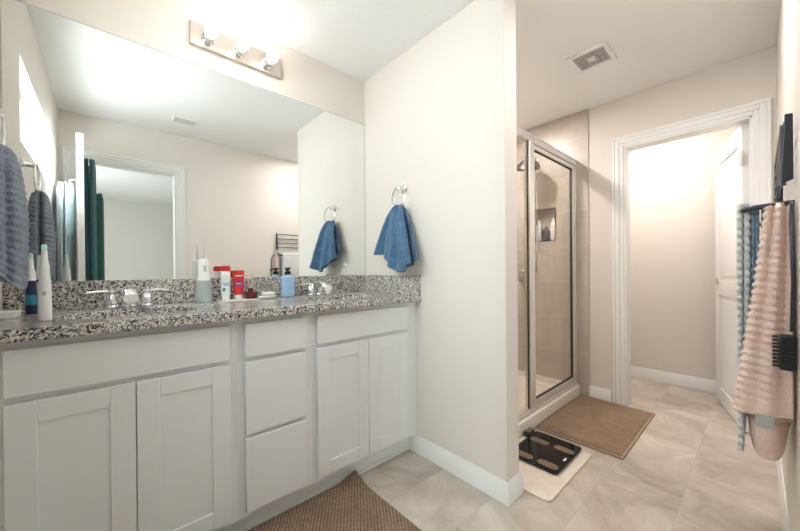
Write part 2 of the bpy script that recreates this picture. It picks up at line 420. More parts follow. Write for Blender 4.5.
# window
win = B(XL - WT + 0.005, XL - WT + 0.045, wy0, wy1, wz0, wz0 + 0.035)
win.box(XL - WT + 0.005, XL - WT + 0.045, wy0, wy1, wz1 - 0.035, wz1)
for a in (wy0, wy1 - 0.035, (wy0 + wy1) / 2 - 0.018):
    win.box(XL - WT + 0.005, XL - WT + 0.045, a, a + 0.036, wz0 + 0.035, wz1 - 0.035)
w1 = struct('window_1', win, M_TRIM, 'high white framed window in the left wall, seen in the mirror', 'window')
obj('window_glass', B(XL - WT + 0.018, XL - WT + 0.024, wy0 + 0.03, wy1 - 0.03, wz0 + 0.03, wz1 - 0.03), M_PANE, w1)
# partition wall between vanity and shower
struct('wall_partition', B(XE, XE + TP, YP, D, 0, H), M_WALL, 'beige partition wall between the vanity and the shower', 'wall', 0.004)
# right (far) wall with closet doorway
dj0, dj1, dh = 0.0257, 0.7132, 2.05
mb = MB()
NY0, NY1, NZ0, NZ1 = 1.235 - .008, 1.437 + .008, 1.352 - .008, 1.642 + .008
mb.box(XD, XD + WT, dj1, NY0, 0, H); mb.box(XD, XD + WT, NY1, D, 0, H); mb.box(XD, XD + WT, NY0, NY1, 0, NZ0); mb.box(XD, XD + WT, NY0, NY1, NZ1, H)
mb.box(XD + 0.085, XD + WT, NY0, NY1, NZ0, NZ1)
mb.box(XD, XD + WT, YR, dj0, 0, H); mb.box(XD, XD + WT, dj0, dj1, dh, H)
struct('wall_right', mb, M_WALL, 'beige far wall with the open doorway', 'wall')
# entry wall
ex0, ex1, eh = -0.195, 0.513, 2.06
mb = MB()
mb.box(-1.7, ex0, yb0, yb1, 0, H); mb.box(ex1, XW + WT, yb0, yb1, 0, H); mb.box(ex0, ex1, yb0, yb1, eh, H)
struct('wall_back', mb, M_WALL, 'beige wall with the entry doorway and towel rack', 'wall')
# toilet room
struct('wall_closet_end', B(XW, XW + WT, YR, D, 0, H), M_WALL, 'cream end wall of the small room beyond the far doorway', 'wall')
struct('wall_closet_side', B(XD + WT, XW, WCY, WCY + WT, 0, H), M_WALL, 'side wall of the small room beyond the far doorway', 'wall')
# bedroom walls with big windows
def wallwin(name, x0, x1, a0, a1, z0, z1, label):
    mb = MB()
    mb.box(x0, x1, BY, yb0, 0, z0); mb.box(x0, x1, BY, yb0, z1, H); mb.box(x0, x1, BY, a0, z0, z1); mb.box(x0, x1, a1, yb0, z0, z1)
    struct(name, mb, M_WALLGREY, label, 'wall')
struct('wall_bedroom_east', B(3.0, 3.1, BY, yb0, 0, H), M_WALLGREY, 'grey bedroom side wall, out of sight', 'wall')
wallwin('wall_bedroom_west', -1.7, -1.6, -2.6, -1.2, 0.9, 2.0, 'bedroom side wall with a window, out of sight')
struct('wall_bedroom_back', B(-1.7, 3.1, BY - WT, BY, 0, H), M_WALLGREY, 'grey bedroom wall seen in the mirror through the doorway', 'wall')
fr = MB(); xx = -1.66
fr.box(xx - .02, xx + .02, -2.6, -1.2, 0.9, 0.95); fr.box(xx - .02, xx + .02, -2.6, -1.2, 1.95, 2.0)
for a in (-2.6, -1.925, -1.25): fr.box(xx - .02, xx + .02, a, a + .05, 0.95, 1.95)
wo = struct('window_2', fr, M_TRIM, 'white framed bedroom window beyond the entry doorway, out of sight', 'window')
obj('window_glass', B(xx - .003, xx + .003, -2.57, -1.23, 0.93, 1.97), M_PANE, wo)

# baseboards
def baseboard(name, p0, p1, nrm, h, label):
    """profiled board from p0 to p1 (xy) with outward normal nrm"""
    p0 = Vector((*p0, 0)); p1 = Vector((*p1, 0)); nn = Vector((*nrm, 0))
    prof = [(0, 0), (0.014, 0), (0.014, h * 0.70), (0.011, h * 0.76), (0.011, h * 0.82), (0.006, h * 0.93), (0.004, h), (0, h)]
    vs = [p + nn * a + Vector((0, 0, b)) for p in (p0, p1) for a, b in prof]; n = len(prof)
    mb = MB().add(vs, [tuple(range(n))[::-1], tuple(range(n, 2 * n))] + [(i, (i + 1) % n, n + (i + 1) % n, n + i) for i in range(n)])
    return struct(name, mb, M_TRIM, label, 'baseboard')
BH = 0.101
def baseboard_l(name, pts, nrms, h, label):
    prof = [(0, 0), (0.014, 0), (0.014, h * 0.70), (0.011, h * 0.76), (0.011, h * 0.82), (0.006, h * 0.93), (0.004, h), (0, h)]
    n = len(prof); vs = []
    for p, nn in zip(pts, nrms): vs += [Vector((p[0] + nn[0] * a, p[1] + nn[1] * a, b)) for a, b in prof]
    fs = [tuple(range(n))[::-1], tuple((len(pts) - 1) * n + k for k in range(n))]
    fs += [(m * n + i, m * n + (i + 1) % n, (m + 1) * n + (i + 1) % n, (m + 1) * n + i) for m in range(len(pts) - 1) for i in range(n)]
    return struct(name, MB().add(vs, fs), M_TRIM, label, 'baseboard')
baseboard_l('baseboard_partition', [(XE, 1.436), (XE, YP), (XE + TP, YP), (XE + TP, 1.03)], [(-1, 0), (-1, -1), (1, -1), (1, 0)], BH, 'white baseboard wrapping the foot of the partition wall')
baseboard('baseboard_right', (XD, 0.802), (XD, YT), (-1, 0), BH, 'short white baseboard between shower tile and doorway casing')
baseboard('baseboard_back', (0.585, YR), (XD, YR), (0, 1), BH, 'white baseboard under the towel rack')
baseboard('baseboard_closet_end', (XW, YR), (XW, WCY), (-1, 0), BH, 'white baseboard of the small room beyond the far doorway')
baseboard('baseboard_closet_back', (XD + WT, YR), (XW, YR), (0, 1), BH, 'white baseboard behind the open far door')

# door casings
def casing(name, axis, c, nrm, a0, a1, h, w, label):
    """three-sided moulded casing on plane axis=c"""
    mb = MB()
    def strip(lo, hi, z0, z1, vert, outer_low):
        steps = [(0.0, 0.35, 0.011), (0.35, 0.75, 0.016), (0.75, 1.0, 0.020)]
        for s0, s1, t in steps:
            if not outer_low: s0, s1 = s0, s1
            if vert:
                # s measured from the opening outwards
                if outer_low: b0, b1 = hi - (hi - lo) * s1, hi - (hi - lo) * s0
                else: b0, b1 = lo + (hi - lo) * s0, lo + (hi - lo) * s1
                zz0, zz1 = z0, z1 + (s1 if True else 0) * 0 
                if axis == 'x': mb.box(c, c + nrm * t, b0, b1, z0, h + w * s1)
                else: mb.box(b0, b1, c, c + nrm * t, z0, h + w * s1)
            else:
                zz0, zz1 = h + w * s0, h + w * s1
                if axis == 'x': mb.box(c, c + nrm * t, a0 - w * s0, a1 + w * s0, zz0, zz1)
                else: mb.box(a0 - w * s0, a1 + w * s0, c, c + nrm * t, zz0, zz1)
    strip(a0 - w, a0, 0, h, True, True)
    strip(a1, a1 + w, 0, h, True, False)
    strip(a0, a1, h, h + w, False, False)
    # jamb lining
    d = -nrm * WT
    j = 0.016
    if axis == 'x':
        mb.box(c + nrm * 0.004, c + d, a0 - 0.002, a0 + j, 0, h); mb.box(c + nrm * 0.004, c + d, a1 - j, a1 + 0.002, 0, h)
        mb.box(c + nrm * 0.004, c + d, a0, a1, h - j, h + 0.002)
    else:
        mb.box(a0 - 0.002, a0 + j, c + nrm * 0.004, c + d, 0, h); mb.box(a1 - j, a1 + 0.002, c + nrm * 0.004, c + d, 0, h)
        mb.box(a0, a1, c + nrm * 0.004, c + d, h - j, h + 0.002)
    return struct(name, mb, M_TRIM, label, 'door casing', 0.0025)
casing('trim_1', 'x', XD, -1, dj0, dj1, dh, 0.078, 'white moulded casing around the far doorway')
casing('trim_2', 'y', YR, 1, ex0, ex1, eh, 0.072, 'white moulded casing around the entry doorway, seen in the mirror')
# shower wall tile and pan
tl = MB()
tx = 0.010
nz0, nz1, ny0, ny1 = 1.352, 1.642, 1.235, 1.437
struct_tile = MB()
struct_tile.box(XD - tx, XD, YT, ny0, 0, H); struct_tile.box(XD - tx, XD, ny1, D, 0, H)
struct_tile.box(XD - tx, XD, ny0, ny1, 0, nz0); struct_tile.box(XD - tx, XD, ny0, ny1, nz1, H)
o = obj('wall_shower_tile_right', struct_tile, M_TILEX, origin=(XD, 1.273 - 0.305 * 2, 0.04)); tag(o, 'greige tiled end wall inside the shower with the niche', 'wall', None, 'structure')
o = obj('wall_shower_tile_front', B(XE + TP, XD - tx, D - tx, D, 0, H), M_TILEY, origin=(1.8, D, 0.04)); tag(o, 'greige tiled long wall of the shower', 'wall', None, 'structure')
o = obj('wall_shower_tile_left', B(XE + TP, XE + TP + tx, 1.0, D - tx, 0, H), M_TILEX, origin=(XE + TP, 1.0, 0.04)); tag(o, 'greige tile on the shower side of the partition', 'wall', None, 'structure')
PANX0 = XE + TP + tx; PANX1 = XD - tx
pan = MB()
pan.box(PANX0, PANX1, 1.035, 1.135, 0, 0.088)
pan.box(PANX0, PANX1, 1.135, D - tx, 0, 0.045)
pan.box(PANX1 - 0.03, PANX1, 1.135, D - tx, 0.045, 0.088); pan.box(PANX0, PANX0 + 0.03, 1.135, D - tx, 0.045, 0.088); pan.box(PANX0 + .03, PANX1 - .03, D - tx - 0.03, D - tx, 0.045, 0.088)
sp = thing('shower_pan', ((PANX0 + PANX1) / 2, 1.45, 0), 'cream acrylic shower base with a raised kerb below the glass', 'shower base')
obj('tray', pan, M_PAN, sp, 0.006)
obj('drain', MB().lathe([(0.045, 0.045), (0.045, 0.049), (0.02, 0.050)], 20, Matrix.Translation((2.25, 1.5, 0))), M_CHROME, sp)

# ================================================================ SHOWER ENCLOSURE
YG = 1.075
enc = thing('shower_enclosure', ((PANX0 + PANX1) / 2, YG, 0.088), 'framed clear glass shower screen and door with silver rails', 'shower screen')
hz = 2.005; tz = 0.089
f = MB()
f.box(PANX0, PANX1, YG - 0.022, YG + 0.022, hz - 0.028, hz + 0.012)           # header
f.box(PANX0, PANX1, YG - 0.026, YG + 0.026, hz + 0.012, hz + 0.02)
obj('header_rail', f, M_ALU, enc, 0.003)
f = B(PANX0, PANX1, YG - 0.024, YG + 0.024, tz, tz + 0.022); f.box(PANX0, PANX1, YG - 0.012, YG + 0.012, tz + 0.022, tz + 0.036)
obj('bottom_track', f, M_ALU, enc, 0.003)
f = B(PANX1 - 0.034, PANX1, YG - 0.020, YG + 0.020, tz + 0.036, hz - 0.028); f.box(PANX1 - 0.05, PANX1 - 0.034, YG - 0.012, YG + 0.012, tz + 0.036, hz - 0.028)
obj('wall_post', f, M_ALU, enc, 0.003)
f = B(2.166, 2.224, YG - 0.024, YG + 0.020, tz + 0.036, hz - 0.028)
obj('mullion', f, M_ALU, enc, 0.004)
obj('seal', B(2.157, 2.166, YG - 0.012, YG - 0.004, tz + 0.036, hz - 0.028), M_SEAL, enc)
f = MB(); x0, x1 = 2.229, PANX1 - 0.055; z0, z1 = tz + 0.045, hz - 0.036
f.box(x0, x0 + 0.026, YG - 0.016, YG + 0.012, z0, z1); f.box(x1 - 0.024, x1, YG - 0.016, YG + 0.012, z0, z1)
f.box(x0 + 0.026, x1 - 0.024, YG - 0.016, YG + 0.012, z0, z0 + 0.03); f.box(x0 + 0.026, x1 - 0.024, YG - 0.016, YG + 0.012, z1 - 0.03, z1)
dr = obj('glass_door', f, M_ALU, enc, 0.003)
obj('door_pane', B(x0 + 0.02, x1 - 0.02, YG - 0.003, YG + 0.003, z0 + 0.02, z1 - 0.02), M_GLASS, dr)
f = MB()
for (a, b_, c, d_) in ((x0 + 0.026, x0 + 0.030, z0 + .03, z1 - .03), (x1 - 0.028, x1 - 0.024, z0 + .03, z1 - .03), (x0 + 0.03, x1 - 0.028, z0 + .03, z0 + .034), (x0 + 0.03, x1 - 0.028, z1 - .034, z1 - .03)):
    f.box(a, b_, YG - 0.012, YG + 0.008, c, d_)
obj('gasket', f, M_SEAL, dr)
f = MB().tube([(x0 + 0.013, YG - 0.016, 1.06), (x0 + 0.013, YG - 0.045, 1.07), (x0 + 0.013, YG - 0.045, 1.20), (x0 + 0.013, YG - 0.016, 1.21)], 0.006, 8)
obj('handle', f, M_CHROME, dr)
obj('fixed_pane', B(PANX0 + 0.005, 2.16, YG - 0.003, YG + 0.003, tz + 0.03, hz - 0.024), M_GLASS, enc)

# niche with bottles, built into the wall
nb = MB(); nd = 0.085
nb.box(XD + nd - 0.008, XD + nd, ny0, ny1, nz0, nz1)
nb.box(XD - tx, XD + nd, ny0 - 0.008, ny0, nz0 - 0.008, nz1 + 0.008); nb.box(XD - tx, XD + nd, ny1, ny1 + 0.008, nz0 - 0.008, nz1 + 0.008)
nb.box(XD - tx, XD + nd, ny0, ny1, nz0 - 0.008, nz0); nb.box(XD - tx, XD + nd, ny0, ny1, nz1, nz1 + 0.008)
nch = obj('trim_3', nb, M_TILEX, origin=(XD, 1.273, 0.04)); tag(nch, 'recessed tiled shower niche in the end wall', 'niche', None, 'structure')

def bottle(name, loc, prof, mat, label, cap=None, capmat=None, sx=1, sy=1, group=None):
    t = thing(name, loc, label, 'bottle', group)
    obj('bottle_body', MB().lathe(prof, 18, Matrix.Translation(loc), sx, sy), mat, t)
    if cap: obj('cap', MB().lathe(cap, 16, Matrix.Translation(loc)), capmat, t)
    return t
bz = nz0 + 0.0005
bottle('shampoo_bottle', (XD + 0.03, 1.268, bz), [(0.024, 0), (0.027, 0.004), (0.027, 0.15), (0.02, 0.168), (0.012, 0.172)], M_WHITEPL, 'white shampoo bottle at the right end of the shower niche', [(0.014, 0.172), (0.015, 0.2), (0.009, 0.204)], M_WHITEPL, 0.8, 1)
bottle('body_wash_bottle', (XD + 0.025, 1.335, bz), [(0.03, 0), (0.035, 0.004), (0.035, 0.08), (0.024, 0.105), (0.012, 0.11)], M_RACK, 'squat dark body wash bottle in the middle of the shower niche', [(0.012, 0.11), (0.012, 0.13), (0.008, 0.133)], M_BLACK, 0.7, 1)
bottle('conditioner_bottle', (XD + 0.03, 1.405, bz), [(0.02, 0), (0.023, 0.004), (0.023, 0.15), (0.012, 0.165), (0.01, 0.168)], M_WHITEPL, 'slim white conditioner bottle at the left end of the shower niche', [(0.011, 0.168), (0.011, 0.195), (0.007, 0.198)], M_WHITEPL, 0.9, 1)

# shower head, hose and valve on the tiled end wall
sh = thing('rain_shower', (XD - tx, 1.40, 2.06), 'dark rain shower head on an arm with a hose behind the glass', 'shower head')
Mh = Matrix.Translation((2.83, 1.395, 2.005)) @ Matrix.Rotation(radians(-24), 4, 'Y') @ Matrix.Rotation(radians(14), 4, 'X')
obj('spray_head', MB().lathe([(0.02, 0.075), (0.05, 0.06), (0.085, 0.035), (0.105, 0.012), (0.105, -0.008), (0.098, -0.014)], 30, Mh), simple('dark_bronze', (0.06, 0.05, 0.042), 0.35, 0.7), sh)
obj('arm', MB().tube([(XD - tx, 1.40, 2.10), (2.96, 1.40, 2.115), (2.88, 1.40, 2.10), (2.845, 1.398, 2.06)], 0.011, 10), M_CHROME, sh)
obj('wall_flange', MB().lathe([(0.032, 0), (0.030, 0.006), (0.014, 0.012)], 20, Matrix.Translation((XD - tx, 1.40, 2.10)) @ Matrix.Rotation(-pi / 2, 4, 'Y')), M_CHROME, sh)
hs = [(2.90, 1.385, 2.09), (2.95, 1.375, 1.9), (2.98, 1.375, 1.6), (3.0, 1.38, 1.3), (3.005, 1.40, 1.06), (3.0, 1.43, 0.90), (2.99, 1.46, 1.0)]
obj('hose', MB().tube(hs, 0.006, 8), M_CHROME, sh)
obj('hand_spray', MB().tube([(2.985, 1.425, 1.22), (2.985, 1.425, 1.12), (2.985, 1.425, 0.93)], [0.018, 0.013, 0.010], 10), M_NICKEL, sh)
vv = thing('shower_valve', (XD - tx, 1.55, 1.06), 'round chrome shower valve with a lever on the tiled end wall', 'shower valve')
Mv = Matrix.Translation((XD - tx, 1.55, 1.06)) @ Matrix.Rotation(-pi / 2, 4, 'Y')
obj('escutcheon', MB().lathe([(0.085, 0), (0.082, 0.006), (0.03, 0.014), (0.026, 0.05), (0.015, 0.055)], 28, Mv), M_CHROME, vv)
obj('lever', MB().tube([(XD - 0.055, 1.55, 1.05), (XD - 0.065, 1.53, 1.04), (XD - 0.075, 1.46, 1.035)], [0.010, 0.008, 0.006], 8), M_CHROME, vv)

# ================================================================ FAR DOOR (opens into the small room)
def panel_door(name, w, h, t, panels, mat, label, loc, rz):
    """door slab from hinge at origin along +x, thickness +-t/2, returned as one mesh with raised panels"""
    mb = MB()
    st = 0.10
    mb.box(0, st, -t / 2, t / 2, 0, h); mb.box(w - st, w, -t / 2, t / 2, 0, h)
    zs = sorted(panels)
    rails = [0.0] + [z for p in zs for z in p] + [h]
    for a, b_ in zip(rails[0::2], rails[1::2]): mb.box(st, w - st, -t / 2, t / 2, a, b_)
    for z0, z1 in zs:
        mb.box(st, w - st, -t / 2 + 0.010, t / 2 - 0.010, z0, z1)
        mb.box(st + 0.035, w - st - 0.035, -t / 2 + 0.004, t / 2 - 0.004, z0 + 0.035, z1 - 0.035)
    M = Matrix.Translation(loc) @ Matrix.Rotation(rz, 4, 'Z')
    mb.v = [tuple(M @ Vector(v)) for v in mb.v]
    o = obj(name, mb, mat, None, 0.003, origin=loc)
    tag(o, label, 'door', None, 'structure')
    return o, M
d2, M2 = panel_door('door_2', 0.67, 2.025, 0.035, [(0.12, 0.86), (0.98, 1.90)], M_DOOR, 'white panelled door standing open in the far doorway', (XD + 0.075, dj0 + 0.033, 0.008), radians(14.5))
def xf(mb, M): mb.v = [tuple(M @ Vector(v)) for v in mb.v]; return mb
hd = MB()
for s in (-1, 1):
    hd.tube([(0.61, s * 0.017, 0.97), (0.61, s * 0.055, 0.97)], 0.011, 10)
    hd.lathe([(0.03, 0), (0.03, 0.006), (0.012, 0.010)], 18, Matrix.Translation((0.61, s * 0.0175, 0.97)) @ Matrix.Rotation(-s * pi / 2, 4, 'X'))
    hd.tube([(0.61, s * 0.052, 0.97), (0.55, s * 0.054, 0.972), (0.50, s * 0.05, 0.968)], [0.010, 0.008, 0.007], 8)
obj('door_handle', xf(hd, M2), M_NICKEL, d2)
for zz in (1.80, 1.02, 0.20):
    hg = MB()
    hg.tube([(-0.006, 0.022, zz - 0.045), (-0.006, 0.022, zz + 0.045)], 0.0065, 8)
    hg.box(-0.034, -0.004, 0.018, 0.021, zz - 0.045, zz + 0.045)
    hg.box(-0.004, 0.03, 0.0178, 0.0205, zz - 0.045, zz + 0.045)
    obj('hinge', xf(hg, M2), M_NICKEL, d2)

# ENTRY DOOR beside the camera, seen in the mirror
d1, M1 = panel_door('door_1', 0.685, 2.05, 0.038, [(0.12, 0.86), (0.98, 1.92)], M_DOOR, 'white entry door standing open, seen edge on in the mirror', (-0.160, -0.055, 0.008), radians(87.8))
hd = MB()
for s in (-1, 1):
    hd.lathe([(0.03, 0), (0.03, 0.006), (0.012, 0.010)], 18, Matrix.Translation((0.60, s * 0.019, 0.95)) @ Matrix.Rotation(-s * pi / 2, 4, 'X'))
    hd.tube([(0.60, s * 0.019, 0.95), (0.60, s * 0.036, 0.95)], 0.009, 8)
hd.tube([(0.605, 0.036, 0.95), (0.52, 0.037, 0.95)], 0.006, 8); hd.tube([(0.605, -0.036, 0.95), (0.52, -0.037, 0.95)], 0.006, 8)
obj('door_handle', xf(hd, M1), M_NICKEL, d1)

# ================================================================ CEILING FITTINGS
v = thing('exhaust_vent', (2.317, 0.713, H), 'square white louvred exhaust vent in the ceiling by the shower', 'vent')
a = 0.113
fr = MB()
for (p, q, r_, s) in ((-a, a, -a, -a + .028), (-a, a, a - .028, a), (-a, -a + .028, -a + .028, a - .028), (a - .028, a, -a + .028, a - .028)):
    fr.box(2.317 + p, 2.317 + q, 0.713 + r_, 0.713 + s, H - 0.014, H - 0.0005)
obj('frame', fr, M_VENT, v, 0.004)
obj('backing', B(2.317 - a + .02, 2.317 + a - .02, 0.713 - a + .02, 0.713 + a - .02, H - 0.003, H - 0.001), M_VENTDK, v)
for k in range(11):
    yy = 0.713 - 0.075 + k * 0.015
    obj('slat', MB().box(-0.083, 0.083, -0.005, 0.005, -0.0015, 0.0015, Matrix.Translation((2.317, yy, H - 0.009)) @ Matrix.Rotation(radians(35), 4, 'X')), M_VENTGR, v)
obj('center_badge', B(2.317 - 0.028, 2.317 + 0.028, 0.713 - 0.022, 0.713 + 0.022, H - 0.013, H - 0.008), M_VENT, v, 0.003)
v = thing('air_register', (0.53, 0.345, H), 'small white ceiling register seen in the mirror above the entry doorway', 'vent')
fr = MB(); ax, ay = 0.095, 0.072
for (p, q, r_, s) in ((-ax, ax, -ay, -ay + .02), (-ax, ax, ay - .02, ay), (-ax, -ax + .02, -ay + .02, ay - .02), (ax - .02, ax, -ay + .02, ay - .02)):
    fr.box(0.53 + p, 0.53 + q, 0.345 + r_, 0.345 + s, H - 0.010, H - 0.0005)
obj('frame', fr, M_VENT, v, 0.003)
obj('backing', B(0.53 - ax + .015, 0.53 + ax - .015, 0.345 - ay + .015, 0.345 + ay - .015, H - 0.003, H - 0.001), M_VENTDK, v)
for k in range(6):
    obj('slat', MB().box(-0.075, 0.075, -0.006, 0.006, -0.001, 0.001, Matrix.Translation((0.53, 0.345 - 0.045 + k * 0.018, H - 0.007)) @ Matrix.Rotation(radians(40), 4, 'X')), M_VENTGR, v)

def downlight(x, y, r, lens, label):
    t = thing('unseen_recessed_light', (x, y, H), label, 'ceiling light')
    obj('trim_ring', MB().lathe([(r * 1.25, -0.0005), (r * 1.25, -0.006), (r * 1.0, -0.010), (r * 0.98, -0.004)], 28, Matrix.Translation((x, y, H))), M_VENT, t)
    obj('lens', MB().lathe([(r * 0.97, -0.001), (r * 0.97, -0.007), (r * 0.5, -0.0075)], 28, Matrix.Translation((x, y, H))), lens, t)
    return t
downlight(2.30, 1.50, 0.075, M_LENS, 'round recessed light in the shower ceiling')
M_LENSFILL = emit('passage_fill_lens', (1.0, 0.975, 0.95), 80.0)
downlight(1.80, 0.30, 0.075, M_LENSFILL, 'added unseen fill light in the ceiling above the passage by the towel rack')  # added lamp, out of view; brightens the passage floor, towels and far wall
downlight(3.40, 0.62, 0.075, M_LENSW, 'round recessed light in the small room beyond the far doorway')

# ================================================================ VANITY
XV0, XV1 = XL, XE
ctop = MB().box(XV0, XV1, YC, D, ZC - 0.036, ZC)
cut_l = MB().prism(ell(0.075, 1.585, 0.205, 0.15, 40), ZC - 0.08, ZC + 0.05)
cut_r = MB().prism(ell(0.965, 1.585, 0.205, 0.15, 40), ZC - 0.08, ZC + 0.05)
ct = thing('countertop', ((XV0 + XV1) / 2, (YC + D) / 2, ZC - 0.036), 'speckled grey granite vanity countertop with upstand', 'countertop')
o = obj('slab', ctop, M_GRAN, ct, 0)
loc = world_loc(ct)
for cb in (cut_l, cut_r):
    cb.v = [tuple(Vector(p) - loc) for p in cb.v]
def boolean_cut_local(o, mb):
    cm = bpy.data.meshes.new('cut'); cm.from_pydata(mb.v, [], mb.f); cm.update()
    bm = bmesh.new(); bm.from_mesh(cm); bmesh.ops.recalc_face_normals(bm, faces=bm.faces); bm.to_mesh(cm); bm.free()
    co = bpy.data.objects.new('cut', cm); COL.objects.link(co); co.parent = o.parent
    md = o.modifiers.new('cut', 'BOOLEAN'); md.operation = 'DIFFERENCE'; md.object = co; md.solver = 'EXACT'
    bpy.context.view_layer.update()
    dg = bpy.context.evaluated_depsgraph_get()
    nm = bpy.data.meshes.new_from_object(o.evaluated_get(dg)); o.modifiers.clear(); o.data = nm
    bpy.data.objects.remove(co)
boolean_cut_local(o, cut_l); boolean_cut_local(o, cut_r)
md = o.modifiers.new('soft_edges', 'BEVEL'); md.width = 0.003; md.segments = 2; md.limit_method = 'ANGLE'; md.angle_limit = radians(50)
ZBS = 1.058
obj('backsplash', B(XV0, XV1, D - 0.02, D, ZC, ZBS), M_GRAN, ct, 0.002)
obj('side_splash', B(XE - 0.018, XE, YC + 0.006, D - 0.02, ZC, ZBS), M_GRAN, ct, 0.002)

def sink(xc, label):
    t = thing('sink', (xc, 1.585, ZC - 0.17), label, 'sink', 'undermount sinks')
    prof = []
    K = 14
    mb = MB(); n = 40
    for i in range(K + 1):
        a = pi / 2 * i / K
        prof.append((max(0.02, cos(a) ** 0.6 if i < K else 0.02), -0.13 * sin(a)))
    vs = []
    for r, z in prof:
        for k in range(n): vs.append((xc + r * 0.212 * cos(2 * pi * k / n), 1.585 + r * 0.157 * sin(2 * pi * k / n), ZC - 0.0365 + z))
    fs = [(i * n + k, i * n + (k + 1) % n, (i + 1) * n + (k + 1) % n, (i + 1) * n + k) for i in range(K) for k in range(n)]
    mb.add(vs, fs, True); mb.add([vs[K * n + k] for k in range(n)], [tuple(range(n))])
    o = obj('basin', mb, M_PORC, t, solid=0.006); o.modifiers['thickness'].offset = 1 
    obj('drain', MB().lathe([(0.022, 0), (0.022, 0.004), (0.012, 0.005)], 18, Matrix.Translation((xc, 1.585, ZC - 0.166))), M_CHROME, t)
sink(0.075, 'white oval undermount sink below the left faucet')
sink(0.965, 'white oval undermount sink below the right faucet')

def shaker_door(mb, x0, x1, z0, z1, y, rail=0.062):
    t = 0.02
    mb.box(x0, x0 + rail, y, y + t, z0, z1); mb.box(x1 - rail, x1, y, y + t, z0, z1)
    mb.box(x0 + rail, x1 - rail, y, y + t, z0, z0 + rail); mb.box(x0 + rail, x1 - rail, y, y + t, z1 - rail, z1)
    return mb
ZK = 0.105; ZTOP = ZC - 0.0365
def cabinet(x0, x1, label, openings):
    xc = (x0 + x1) / 2
    t = thing('vanity_cabinet', (xc, 1.62, 0), label, 'cabinet', None)
    b = MB()
    # hollow carcass: sides, back, bottom, face frame
    b.box(x0, x0 + 0.016, YCF + 0.02, D - 0.002, ZK, ZTOP); b.box(x1 - 0.016, x1, YCF + 0.02, D - 0.002, ZK, ZTOP)
    b.box(x0 + 0.016, x1 - 0.016, D - 0.012, D - 0.002, ZK, ZTOP)
    b.box(x0 + 0.016, x1 - 0.016, YCF + 0.04, D - 0.012, ZK, ZK + 0.016)
    b.box(x0 + .016, x1 - .016, YCF + 0.02, YCF + 0.04, ZK, 0.72); b.box(x0 + .016, x1 - .016, YCF + 0.02, YCF + 0.04, 0.72, ZTOP)
    obj('cabinet_body', b, M_CAB, t)
    obj('toe_kick', B(x0, x1, 1.436, 1.452, 0.0, ZK), M_CAB, t)
    obj('base_moulding', B(x0, x1, 1.424, 1.436, 0.0, 0.02), M_TRIM, t, 0.004)
    return t
Z1, Z0, Z2, Z3 = 0.884, 0.752, 0.733, 0.130
cl = cabinet(XL + 0.001, 0.376, 'white shaker sink cabinet at the left end of the vanity', None)
obj('false_drawer_front', B(-0.213, 0.349, YCF, YCF + 0.0195, Z0, Z1), M_CAB, cl, 0.002)
def door(t, x0, x1):
    d = obj('door', shaker_door(MB(), x0, x1, Z3, Z2, YCF), M_CAB, t, 0.0018)
    obj('door_panel', B(x0 + 0.060, x1 - 0.060, YCF + 0.005, YCF + 0.013, Z3 + 0.060, Z2 - 0.060), M_CAB, d)
door(cl, -0.213, 0.0645); door(cl, 0.0675, 0.349)
cm = cabinet(0.3765, 0.6925, 'white three drawer cabinet in the middle of the vanity', None)
for z0, z1 in ((0.748, Z1), (0.442, 0.730), (Z3, 0.424)):
    obj('drawer', B(0.404, 0.663, YCF, YCF + 0.0195, z0, z1), M_CAB, cm, 0.002)
cr = cabinet(0.693, XE - 0.0012, 'white shaker sink cabinet at the right end of the vanity beside the partition', None)
obj('false_drawer_front', B(0.720, 1.299, YCF, YCF + 0.0195, Z0, Z1), M_CAB, cr, 0.002)
door(cr, 0.720, 1.0085); door(cr, 1.0115, 1.299)

# mirror
mz1 = 2.130
mo = obj('vanity_mirror', B(XL + 0.003, XE - 0.003, D - 0.006, D - 0.0005, ZBS + 0.001, mz1), M_MIRROR, None)
tag(mo, 'large frameless wall mirror above the vanity', 'mirror')
ed = MB(); ed.box(XL + 0.003, XE - 0.003, D - 0.0065, D - 0.0004, mz1, mz1 + 0.0035); ed.box(XE - 0.003, XE - 0.0005, D - 0.0065, D - 0.0004, ZBS + 0.001, mz1 + 0.0035)
obj('mirror_edge', ed, M_GREYPRINT, mo)

# vanity light bar
vl = thing('vanity_light', (0.540, D, 2.28), 'brushed nickel three bulb vanity light above the mirror', 'light fixture')
pb = 0.022
obj('backplate', B(0.312, 0.770, D - pb, D - 0.0005, 2.222, 2.335), M_NICKEL, vl, 0.003)
for xb in (0.388, 0.536, 0.686):
    My = Matrix.Translation((xb, D - pb, 2.270)) @ Matrix.Rotation(pi / 2, 4, 'X')
    s = obj('lamp_socket', MB().lathe([(0.031, 0), (0.031, 0.005), (0.025, 0.010), (0.025, 0.052), (0.027, 0.056), (0.018, 0.058)], 22, My), M_CHROME, vl)
    obj('bulb', MB().lathe([(0.015, 0.05), (0.017, 0.062)] + [(0.029 * sin(pi * i / 12), 0.089 - 0.029 * cos(pi * i / 12)) for i in range(2, 12)] + [(0.002, 0.118)], 22, My), M_BULB, s)

